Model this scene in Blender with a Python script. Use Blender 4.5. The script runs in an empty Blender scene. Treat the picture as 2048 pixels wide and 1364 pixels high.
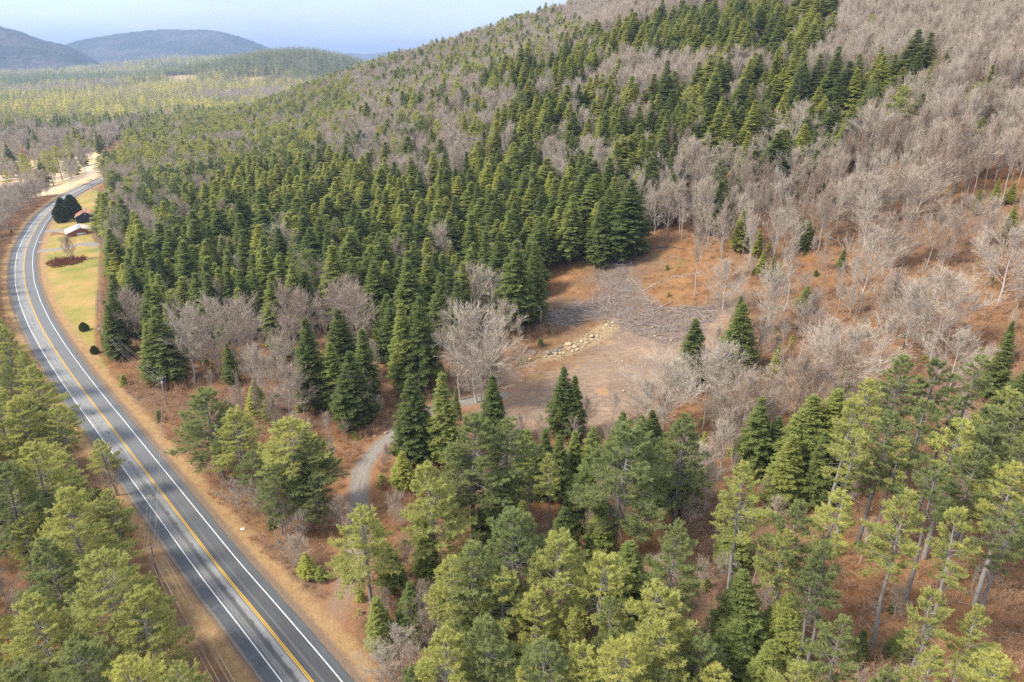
import bpy, math
import numpy as np
from mathutils import Vector, Matrix
S=bpy.context.scene
# ------------------------------------------------------------------ camera
CAMH=95.0; PITCH=22.45
cam=bpy.data.objects.new('camera',bpy.data.cameras.new('camera')); S.collection.objects.link(cam)
cam.data.sensor_width=36; cam.data.lens=24.0; cam.data.clip_start=.5; cam.data.clip_end=60000
cam.location=(0,0,CAMH); cam.rotation_euler=(math.radians(90-PITCH),0,0); S.camera=cam
# ------------------------------------------------------------------ light
SUN_EL,SUN_AZ=46.0,-104.0        # azimuth measured from +Y, negative to the left
EXPOSURE=1.34
W=bpy.data.worlds.new('World'); S.world=W; W.use_nodes=True
nt=W.node_tree; nt.nodes.clear()
def N(nt,t,**k):
    n=nt.nodes.new(t)
    for a,b in k.items():
        if a=='i':
            for q,v in b.items(): n.inputs[q].default_value=v
        else: setattr(n,a,b)
    return n
out=N(nt,'ShaderNodeOutputWorld'); bg=N(nt,'ShaderNodeBackground',i={'Strength':.125})
sky=N(nt,'ShaderNodeTexSky',sky_type='NISHITA',sun_disc=False)
sky.sun_elevation=math.radians(SUN_EL); sky.sun_rotation=math.radians(SUN_AZ)
sky.altitude=300; sky.air_density=1.0; sky.dust_density=.6; sky.ozone_density=2.0
tc=N(nt,'ShaderNodeTexCoord'); mp=N(nt,'ShaderNodeMapping'); mp.inputs['Scale'].default_value=(1.2,1.2,9)
nz=N(nt,'ShaderNodeTexNoise',i={'Scale':2.2,'Detail':6,'Roughness':.55})
cr=N(nt,'ShaderNodeValToRGB'); cr.color_ramp.elements[0].position=.38; cr.color_ramp.elements[1].position=.68
cr.color_ramp.elements[0].color=(.62,.62,.62,1); cr.color_ramp.elements[1].color=(.92,.92,.92,1)
mx=N(nt,'ShaderNodeMix',data_type='RGBA'); mx.inputs['B'].default_value=(3.5,3.62,4.25,1)
nt.links.new(tc.outputs['Generated'],mp.inputs['Vector']); nt.links.new(mp.outputs[0],nz.inputs['Vector'])
nt.links.new(nz.outputs['Fac'],cr.inputs[0]); nt.links.new(cr.outputs[0],mx.inputs['Factor'])
sxz=N(nt,'ShaderNodeSeparateXYZ'); nt.links.new(tc.outputs['Generated'],sxz.inputs[0]); mr=N(nt,'ShaderNodeMapRange',interpolation_type='SMOOTHSTEP',i={'From Min':0.,'From Max':.6}); nt.links.new(sxz.outputs[2],mr.inputs[0])
cm=N(nt,'ShaderNodeMix',data_type='RGBA'); cm.inputs['A'].default_value=(2.75,3.05,3.8,1); cm.inputs['B'].default_value=(4.3,4.4,4.8,1); nt.links.new(mr.outputs[0],cm.inputs['Factor']); nt.links.new(cm.outputs['Result'],mx.inputs['B'])   # thin cloud, thicker overhead
nt.links.new(sky.outputs[0],mx.inputs['A']); nt.links.new(mx.outputs['Result'],bg.inputs['Color'])
nt.links.new(bg.outputs[0],out.inputs['Surface'])
sl=bpy.data.lights.new('sun','SUN'); sl.energy=2.5; sl.angle=math.radians(12); sl.color=(1,.92,.78)
so=bpy.data.objects.new('sun',sl); S.collection.objects.link(so)
_el,_az=math.radians(SUN_EL),math.radians(SUN_AZ)
sund=Vector((math.sin(_az)*math.cos(_el),math.cos(_az)*math.cos(_el),math.sin(_el)))
so.rotation_euler=sund.to_track_quat('Z','Y').to_euler(); so.location=(0,0,600)
S.view_settings.view_transform='Standard'; S.view_settings.look='None'; S.view_settings.exposure=EXPOSURE
S.view_settings.gamma=1; S.view_settings.use_curve_mapping=False
cy=S.cycles; cy.max_bounces=6; cy.diffuse_bounces=3; cy.glossy_bounces=1; cy.transmission_bounces=3; cy.volume_bounces=0
cy.transparent_max_bounces=4; cy.use_denoising=False; cy.caustics_reflective=False; cy.caustics_refractive=False
rng=np.random.default_rng(11)
ROAD=[(300,-270),(130,-91),(40,4),(-5,52),(-32.9,82.6),(-47.4,97.8),(-58.1,108.8),(-72.6,124.5),(-86.8,139.9),(-97.6,151.6),(-113.0,168.3),(-127.9,184.3),(-144.9,203),(-162.9,223.3),(-183.2,247.2),(-202.6,271.5),(-223.5,299.5),(-242.5,327.5),(-259.5,354.5),(-276.0,384),(-293.5,418),(-308.5,450),(-320,480),(-333.5,518),(-342.0,552),(-347,578),(-356,620),(-385,690)]
TOE=ROAD[:-1]+[(-420,750),(-480,900),(-500,1050),(-450,1250),(-300,1400),(200,1700),(2500,2600)]
def sdist(px,py,line):
    """signed distance to a polyline, positive on its right-hand side"""
    best=np.full(px.shape,1e18); sg=np.ones(px.shape)
    for (ax,ay),(bx,by) in zip(line[:-1],line[1:]):
        dx,dy=bx-ax,by-ay; L=dx*dx+dy*dy
        t=np.clip(((px-ax)*dx+(py-ay)*dy)/L,0,1)
        qx,qy=px-ax-t*dx,py-ay-t*dy
        d=qx*qx+qy*qy
        m=d<best-1e-6
        best=np.where(m,d,best); sg=np.where(m,np.sign(dy*qx-dx*qy),sg)
    return np.sqrt(best)*np.where(sg==0,1,sg)
def sstep(a,b,x):
    t=np.clip((x-a)/(b-a),0,1); return t*t*(3-2*t)
def wob(x,y,s):
    return (np.sin(x/s+1.3*np.sin(y/s*.7+.5))+np.sin(y/s*1.13+1.7*np.sin(x/s*.61+2.)))*.5
BUMPS=[(-770,3050,210,380,86),(-225,1030,90,120,14),(-1130,3000,250,330,62),(-960,3100,200,330,20),(-1900,4300,230,500,30),(-1620,4400,250,500,48),(-2350,4300,330,300,25),(-2080,4250,200,300,22),(-1250,4600,220,400,34),(-1950,5600,300,500,40)]
def height(x,y):
    x=np.asarray(x,float); y=np.asarray(y,float)
    d=sdist(x,y,TOE)
    sl=.38-.04*sstep(350,850,y)
    z=.085*np.clip(d-8,0,None)
    z=z+ (sl-.085)*np.where(d>120,(np.sqrt((d-120)**2+1600)-40),0)
    z=z*(1-sstep(1050,1550,y)*.9)
    z=np.where(z>150,150+(z-150)*.75,z)
    rel=sstep(15,90,d)
    z=z+rel*(wob(x,y,47)*1.6+wob(x+90,y-40,19)*.5)+rel*sstep(120,300,d)*wob(x,y,110)*5
    low=sstep(9,60,-d)
    z=z-low*8-low*sstep(40,200,-d)*0.0
    far=sstep(900,2000,np.hypot(x,y))*sstep(100,300,-d)
    z=z+far*wob(x,y,330)*6
    for bx,by,sx,sy,h in BUMPS:
        z=z+h*np.exp(-.5*(((x-bx)/sx)**2+((y-by)/sy)**2))
    return z

TREES={
 'P':[(-148.1,185.1,23.8,1.0),(-122.6,157.9,22.7,1.0),(-120.7,141.5,25.9,1.0),(-114.1,139.4,23.8,1.0),(-106.2,141.1,20.5,1.0),(-95.7,116.7,25.9,1.0),(-98.7,111.4,25.9,1.0),(-77.1,98.8,27,1.0),(-93,134.7,15,1.0),(-76.1,90.7,23.8,1.0),(-63.1,82.4,27,1.0),(-55.2,78.7,22.7,0.9),(-74.3,82.3,21.6,1.0),(-59.8,70.1,23.8,1.0),(-44.1,66.8,21.6,1.0),(-50.4,66,23.8,1.0),(-68.2,69.3,21.6,1.0),(-69.9,140.4,23.8,1.2),(-62.8,134.8,21.6,1.1),(-47.4,124.7,24.8,1.25),(-42.3,125,20.5,1.15),(-49.2,119.6,17,1.2),(-40.5,119.6,14,0.9),(-25.9,98.4,22.7,1.0),(-57,129.5,15,1.2),(-46.2,125.5,17,1.0),(-24.8,105.1,12,0.8),(-69.6,143.6,16,1.2),(-8.1,115.9,29.2,1.0),(-2,117.2,27,1.0),(-14.5,105.5,25.9,1.0),(-11.8,117.3,21.6,1.0),(8.2,114.6,20.5,0.62),(19.2,107.7,30.2,1.15),(33.4,115.6,25.9,1.0),(0.6,90,25.9,1.0),(-5.3,84.5,25.9,1.0),(6.7,85.1,25.9,1.0),(12.8,81.7,23.8,1.0),(25,85.4,25.9,0.8),(19.4,75.1,23.8,1.0),(13.9,75.5,21.6,0.7),(-9.6,84.4,22.7,1.0),(-1.1,81.9,21.6,1.0),(3.8,78.7,20.5,1.0),(9.2,77.1,18,0.8),(20.8,71.1,21.6,1.0),(38.7,95.7,28.1,0.85),(43.8,87.5,27,0.8),(51,89.8,27,0.9),(46.1,79,25.9,0.7),(59,84.3,30.2,0.75),(64.4,80.4,29.2,0.75),(56.6,71.8,23.8,0.8),(61.8,70.6,21.6,0.55),(44.7,79.6,23.8,0.7),(42,85.2,23.8,0.7),(27.5,68.4,16,1.0),(78.6,126.6,29.2,1.0),(85.8,126.6,28.1,1.0),(96.5,129.4,27,1.0),(71.5,121.9,27,1.0),(64.1,115.2,27,0.9),(75.7,112.9,28.1,0.8),(83.1,115.8,27,0.8),(92.3,114.6,28.1,1.0),(92.2,109.6,29.2,1.0),(84.1,104.2,25.9,0.8),(86.6,99.1,28.1,1.0),(68,103.9,25.9,0.7),(-10,72,21.6,1.0),(-4.1,73,22.7,1.0),(4.7,68.3,22.7,1.0),(10.4,68.3,20.5,1.0),(15.4,66.7,23.8,1.0),(26,71.5,18,1.0),(-14.5,72,15,1.0),(36.2,63.8,21.6,0.9),(46.2,62.7,21.6,0.85),(60.9,62.9,21.6,1.0),(52,63.2,22.7,0.8),(43.3,68.1,23.8,0.8),(1.8,67.9,18,1.0),(20,66.8,18,1.0),(12.4,66.9,18,1.0),(66.4,106.5,29.2,0.9),(77.7,103.4,29.2,0.9),(84.7,106.5,29.2,0.9),(80.2,92,28.1,0.9),(69.3,93.4,28.1,0.85),(61.6,105.2,27,0.9),(77,97,28.1,0.85),(74.9,84.6,27,0.9),(-204.9,344.1,22.7,1.0),(-159.4,295,18,1.0),(-82.3,253,22.7,1.0),(-155.2,336.2,23.8,1.0),(-166,334.8,23.8,1.0),(-197.9,344.9,18,1.0),(-66.7,164.3,8,1.3),(186.9,292.9,16,1.0),(185.7,284.9,15,1.0),(177.8,319.2,14,1.0)],
 'H':[(-143.8,249.5,24.4,1.0),(-137.7,236.2,24.4,1.0),(-140.3,230.3,24.4,1.0),(-126.7,231,24.4,1.0),(-122.5,228.3,24.4,1.0),(-122,217.7,24.4,1.0),(-118.7,216,24.4,1.1),(-123.7,249.7,29.3,1.2),(-136,256.2,24.4,1.0),(-121.6,262.8,24.4,1.0),(-109.1,236.6,24.4,1.0),(-103.1,229.4,24.4,1.0),(-98,227.3,24.4,1.0),(-94.4,226.6,24.4,1.0),(-95.6,242.5,24.4,1.0),(-88.9,240.8,26.8,1.1),(-88.5,226.8,24.4,1.0),(-81.2,221.1,24.4,1.0),(-84.3,237.9,24.4,1.0),(-76,226.3,25.6,1.2),(-72.7,229.7,22,1.2),(-93.6,222.3,19.5,1.0),(-105.2,224,24.4,1.0),(-73.1,265.9,24.4,1.0),(-62.8,232.7,29.3,1.1),(-111.8,208.3,20.7,1.0),(-106.4,191.6,25.6,1.0),(-55.6,171.7,28.1,1.05),(-50.3,185.7,24.4,1.0),(-86.3,189.7,14,0.8),(-110.9,192.7,20.7,1.0),(-114.3,199.1,14,1.0),(-135.2,218.2,22,1.0),(-134.5,213.6,19.5,1.0),(-55.5,230.7,25.6,1.0),(-52.6,235.4,25.6,1.0),(-51.4,243.2,25.6,1.0),(-48.9,241.6,25.6,1.0),(-46.3,221,26.8,1.1),(-43.3,224,25.6,1.0),(-49,255.6,25.6,1.0),(-38.5,228.3,25.6,1.0),(-37.3,234.7,25.6,1.0),(-33.8,237.3,28.1,1.0),(-33.7,216,28.1,1.15),(-29.2,227.8,25.6,1.0),(-22.8,209.2,25.6,1.0),(-20.5,214.7,25.6,1.0),(-16.8,218.8,25.6,1.0),(-17,203.7,24.4,1.0),(-9,239.1,29.3,1.05),(-4,226.8,31.7,1.1),(1.7,213.3,32.9,1.0),(7.4,221.9,29.3,0.95),(-41.5,172.2,24.4,1.1),(-49.3,172.7,20.7,1.1),(-42.1,161.8,22,1.1),(-30.8,179.6,28.1,1.0),(-27.7,181.5,26.8,0.85),(-25.7,178.2,30.5,0.85),(-36.4,197.5,22,1.0),(-39.4,202.1,22,1.0),(-14.6,212,18.3,1.0),(-23.1,143.4,24.4,1.0),(-15.9,141.3,25.6,1.0),(-14.9,163.1,10,0.6),(-4.8,150.7,19.5,1.0),(12.9,151.1,20.7,0.8),(15.6,151,18.3,0.75),(50,172.4,20.7,1.1),(63.6,176.3,22,1.0),(64,183.3,13,1.0),(78.7,258.3,20.7,1.0),(87.4,221.1,9,1.0),(89.1,219,8,1.2),(87.6,237.6,10,1.0),(108.7,217.9,9,1.0),(3.9,129.2,17,1.0),(7.8,129.5,17,1.0),(10.6,128.2,16,1.0),(14,132.4,14,1.0),(17.9,131.2,16,1.0),(29.1,134.6,16,1.0),(32.8,137.9,15,1.0),(25.3,138.5,15,1.0),(-1.8,111.9,19,1.1),(-5.3,113.8,15,1.0),(14.6,117.7,18,1.0),(19.5,91.8,18,1.2),(31.3,125.3,15,1.0),(35.5,121,15,1.0),(37,83.9,17,1.35),(36.8,73.9,15,1.3),(29.4,73.6,13,1.0),(33.2,78.2,14,1.3),(43.2,83.2,14,1.2),(55.1,81.6,7,1.2),(71.7,77.4,8,1.4),(61.9,81.9,6,1.2),(53.4,129.8,20.7,1.0),(57.8,129.9,16,1.0),(62.5,125.6,23.2,1.1),(67,125.2,24.4,1.0),(70.8,127.4,20,1.0),(57.4,120.6,17,1.1),(63,120.1,18,1.0),(117.1,149,18.3,1.1),(109.9,133.3,20.7,1.2),(127,161.3,12,1.0),(73.3,172,10,1.0),(-22.3,100.9,12,1.0),(-32.2,105.5,5,1.3),(-40.3,107,6,1.3),(-37.2,105.6,4,1.3),(-17.2,91,13,1.0),(-16,103.5,15,1.0),(16.9,106.4,15,1.0),(9.8,105.6,15,1.0),(1.5,109.1,14,1.0),(78.5,258.9,20.7,1.0),(95.7,324.9,25.6,1.0),(172.6,334.3,20.7,1.0),(161.8,286.6,20.7,1.0),(181.8,291.6,14,1.0),(191,293.3,22,1.0),(174.7,285.1,14,1.0),(189.5,273.4,14,1.0),(198.9,290.4,10,1.0),(162.9,231.2,10,1.0),(156.5,229.7,9,1.0),(176.2,390.5,12,1.0),(176.6,268.5,14,1.0),(162.5,300.8,11,1.0),(106.1,244.5,8,1.0),(-14.7,490.5,24.4,1.0),(-13.2,528.1,24.4,1.0),(-28.1,462.3,24.4,1.0),(-17.9,451.1,24.4,1.0),(-8.8,419.9,24.4,1.0),(13.9,414.8,24.4,1.0),(21.5,392.3,26.8,1.1),(9.2,377,24.4,1.0),(1.1,374.3,24.4,1.0),(18.8,361.9,25.6,1.1),(32.3,478.6,24.4,1.0),(39.2,482.9,24.4,1.0),(22.4,478.5,24.4,1.0),(42.3,443.1,26.8,1.1),(61.9,470.9,24.4,1.0),(53.1,468.6,24.4,1.0),(37.9,412.4,24.4,1.0),(51.6,383.3,24.4,1.0),(45.1,343,28.1,1.1),(57.1,365.2,24.4,1.0),(61.5,349.9,24.4,1.0),(67.4,346.4,24.4,1.0),(56.5,308,26.8,1.1),(68.6,321.8,24.4,1.0),(72.6,331.6,24.4,1.0),(77,322.9,24.4,1.0),(28.9,341.2,24.4,1.0),(22,286.8,26.8,1.1),(31.2,311.1,24.4,1.0),(26.9,314.6,24.4,1.0),(36.7,299.9,24.4,1.0),(44,257.8,30.5,1.2),(41.1,277.1,24.4,1.0),(22.9,261.7,28.1,1.0),(16.8,280.4,24.4,1.0),(13,288.6,24.4,1.0),(8.2,297.5,24.4,1.0),(-4.9,290.5,24.4,1.0),(-3.9,330,24.4,1.0),(4.3,338.2,24.4,1.0),(10.7,332.9,24.4,1.0),(-16.4,360.9,24.4,1.0),(-23.5,361.3,24.4,1.0),(-34.4,343.7,24.4,1.0),(-24.1,328.4,24.4,1.0),(-15.6,304,26.8,1.0),(-24.4,299.1,24.4,1.0),(-5.2,312.6,24.4,1.0),(0.8,280,24.4,1.0),(33.6,257.9,25.6,1.0),(-0.5,270.2,24.4,1.0),(10.6,258.8,24.4,1.0),(-17.3,266.4,28.1,1.1),(-35.1,293.7,24.4,1.0),(-44.5,287.6,26.8,1.1),(-60.5,325.5,24.4,1.0),(-50.8,327.4,26.8,1.0),(-70.7,365.8,24.4,1.0),(-63.9,374.9,24.4,1.0),(-57.4,396.6,24.4,1.0),(-84.8,447.8,24.4,1.0),(-83.6,496.3,23.2,1.0),(-32.7,447.4,22,1.0),(-36.7,458.3,22,1.0),(-69.7,536.3,14,1.0),(65.9,288.4,24.4,1.0),(61.1,296.2,24.4,1.0),(57.6,314.3,24.4,1.0)],
 'B':[(-99.1,191.7,23.6,1.2),(-93.7,199.7,22.4,1.15),(-84.6,195.6,22.4,1.15),(-74.4,212.2,21.2,1.1),(-67.4,210.7,18.9,1.0),(-59.7,211.2,21.2,1.0),(-130.8,222.2,18.9,1.1),(-124.6,220.6,16.5,1.0),(-68.6,195.2,17.7,1.1),(-69.9,184.2,15.3,1.2),(-99.9,201,16.5,1.0),(-73.5,178.9,15.3,1.0),(-80.8,194.1,16.5,1.0),(-183.9,309.2,16.5,1.3),(-186.6,321.5,15.3,1.3),(-175.3,302.9,12,1.3),(-192.7,351.4,12,1.0),(-150.4,312.1,15.3,1.0),(-111.3,265.3,15.3,1.0),(-95.6,280.7,21.2,1.0),(-147.6,344.4,18.9,1.0),(-139.3,340.1,17.7,1.0),(-119.8,229.7,12,1.0),(-123.2,247.6,12,1.0),(-122.5,303.3,9,1.0),(-50.1,207.1,21.2,1.2),(-55.2,220.5,18.9,1.0),(-11.7,220.2,20.1,1.2),(-6.4,219.1,20.1,1.2),(-10,171.3,24.8,1.3),(-14.6,173.1,18.9,1.1),(-6,165.8,21.2,1.1),(-20,204.9,16.5,1.0),(-3.3,199.2,16.5,1.0),(-27.9,266.4,21.2,1.0),(-45.7,261.1,18.9,1.0),(-22,208,12,1.0),(-32.7,243.4,16.5,1.0),(-8.6,172.2,16.5,1.2),(-5.2,168.3,15.3,1.0),(-59.7,163,16.5,1.3),(-57.8,167.6,11,1.2),(-63.2,160.5,10,1.0),(-40.9,161.9,15.3,1.0),(-71.2,159.4,17.7,0.6),(-67.9,160.3,16.5,0.6),(-72.6,148.5,9,1.0),(-45.1,164.8,8,1.0),(37.4,146.9,20.1,1.35),(48.2,151.1,18.9,1.1),(32.2,148.5,15.3,1.0),(49.4,142.8,13,1.0),(50.8,134.3,14,1.1),(1.9,145.4,11,1.0),(-1.6,136.4,10,1.0),(15.4,146.8,8,1.0),(26.3,155.6,9,1.0),(19.1,154.1,9,1.0),(51.2,153.2,20.1,1.1),(46.5,130.8,14,1.1),(55.2,142.7,17.7,1.0),(81.8,177.8,20.1,1.0),(68.9,148.1,18.9,1.1),(86.4,204.1,26,0.9),(76.6,191,20.1,1.0),(105.5,195.4,23.6,1.0),(138.6,184.1,20.1,1.1),(112.8,168.1,22.4,1.1),(107.7,172.5,18.9,1.1),(82.8,153.5,21.2,1.2),(80.2,153.3,17.7,1.1),(62.8,222.3,26,0.9),(69.3,211.2,15.3,1.2),(108.6,152.3,16.5,1.0),(83.6,167.5,16.5,1.0),(97.6,165,16.5,1.1),(68.9,177.4,15.3,1.0),(62.5,143.7,16.5,1.0),(73.1,147,16.5,1.2),(106.9,180.2,17.7,1.0),(39.9,125.1,12,1.2),(40.6,119.6,12,1.0),(69.4,116.9,8,0.8),(-15.6,90.1,10,1.0),(-13,87.7,9,1.0),(-22.4,92.7,9,1.0),(-18.3,85,9,1.3),(-23.4,79.7,8,1.3),(-15.4,81.3,8,1.3),(-9.9,82,8,1.3),(-19.8,78.7,7,1.3),(-35.8,118.5,9,1.0),(-48.7,119.2,8,1.2),(-61.1,127,8,1.2),(-42.8,109.5,7,1.2),(-72.1,143.4,8,1.2),(-105.4,139.4,9,1.1),(-92.2,129.7,9,1.1),(-92.5,134.8,9,1.0),(-99.1,111.3,9,1.2),(-90.9,96.3,8,1.2),(-80.1,85.4,8,1.2),(-97.3,101.9,9,1.2),(-77,82.7,7,1.0),(65.4,102.8,10,0.7),(55.4,72.9,8,1.2),(35.2,112.6,9,1.0),(25.6,97.8,8,1.0),(17.6,80.2,8,1.0),(81.5,95,6,0.8),(53.9,114.7,6,1.0),(53.6,120,7,1.2),(10.3,96.5,7,1.0),(118.5,298.9,22.4,1.2),(140.5,277.2,21.2,1.2),(169.8,276.2,21.2,1.0),(174.4,274,20.1,1.0),(157.6,246.1,22.4,1.25),(138,231.8,20.1,1.3),(121.2,234.9,18.9,1.2),(106.8,232,18.9,1.0),(76.5,293.2,21.2,1.2),(110,292,18.9,1.0),(108.1,267.9,18.9,1.0),(92.5,270.2,17.7,1.0),(156.8,301.6,17.7,1.0),(168.1,307.9,18.9,1.0),(88.4,292.2,17.7,1.0),(159.9,344.8,16.5,1.0),(165.8,399.9,17.7,1.0),(127.8,405,16.5,1.0),(125.3,422.8,16.5,1.0),(133.9,397.6,15.3,1.0),(164.5,423.5,16.5,1.0),(194.7,351.1,18.9,1.2),(233.3,355.8,18.9,1.0),(185.9,316.9,16.5,1.0),(149.5,274.7,17.7,1.0),(122.9,263.4,16.5,1.0),(165.9,280.6,17.7,1.0),(120.5,275.5,16.5,1.0),(171.6,245.9,16.5,1.0),(118.6,209.7,17.7,1.0),(66.4,265.7,17.7,1.0),(99,288,16.5,1.0),(146.3,208.5,16.5,1.0),(139.3,210.6,17.7,1.2),(94.9,254.3,16.5,1.2),(116.2,241,16.5,1.0),(118.1,224.2,17.7,1.2),(125.7,212.6,16.5,1.0),(130.7,208,17.7,1.0),(164.1,350.1,17.7,1.0),(192.9,395.7,16.5,1.0),(24.4,472.6,20.1,1.1),(16.2,454.8,20.1,1.1),(-4.4,500,20.1,1.0),(38.7,368,21.2,1.2),(61.5,292.3,20.1,1.2),(52.2,325.9,17.7,1.2),(42,339.6,17.7,1.0),(28.8,373.1,17.7,1.0),(21.1,361,17.7,1.0),(34.2,306,12,1.0),(60.8,364.5,17.7,1.1),(66.7,354.6,18.9,1.0),(58,452.6,18.9,1.0),(67.6,462.6,17.7,1.0),(92.4,472.9,18.9,1.0),(95.4,434.1,18.9,1.0),(-4.9,426.8,21.2,1.1),(-17.9,421.6,20.1,1.0),(-36.9,444.5,20.1,0.7),(-32.2,439.4,21.2,0.7),(-44.8,515.9,16.5,1.0),(-8.5,403.2,16.5,1.0),(-54.4,427,18.9,1.0),(-67.5,399.6,12,1.0),(34.6,403.7,17.7,1.0),(61.5,268.3,16.5,1.1),(57.1,269.1,15.3,1.1),(77.8,320.2,17.7,1.0),(5.6,454,16.5,1.0),(48.7,784.9,12,1.2)],
}
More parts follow.
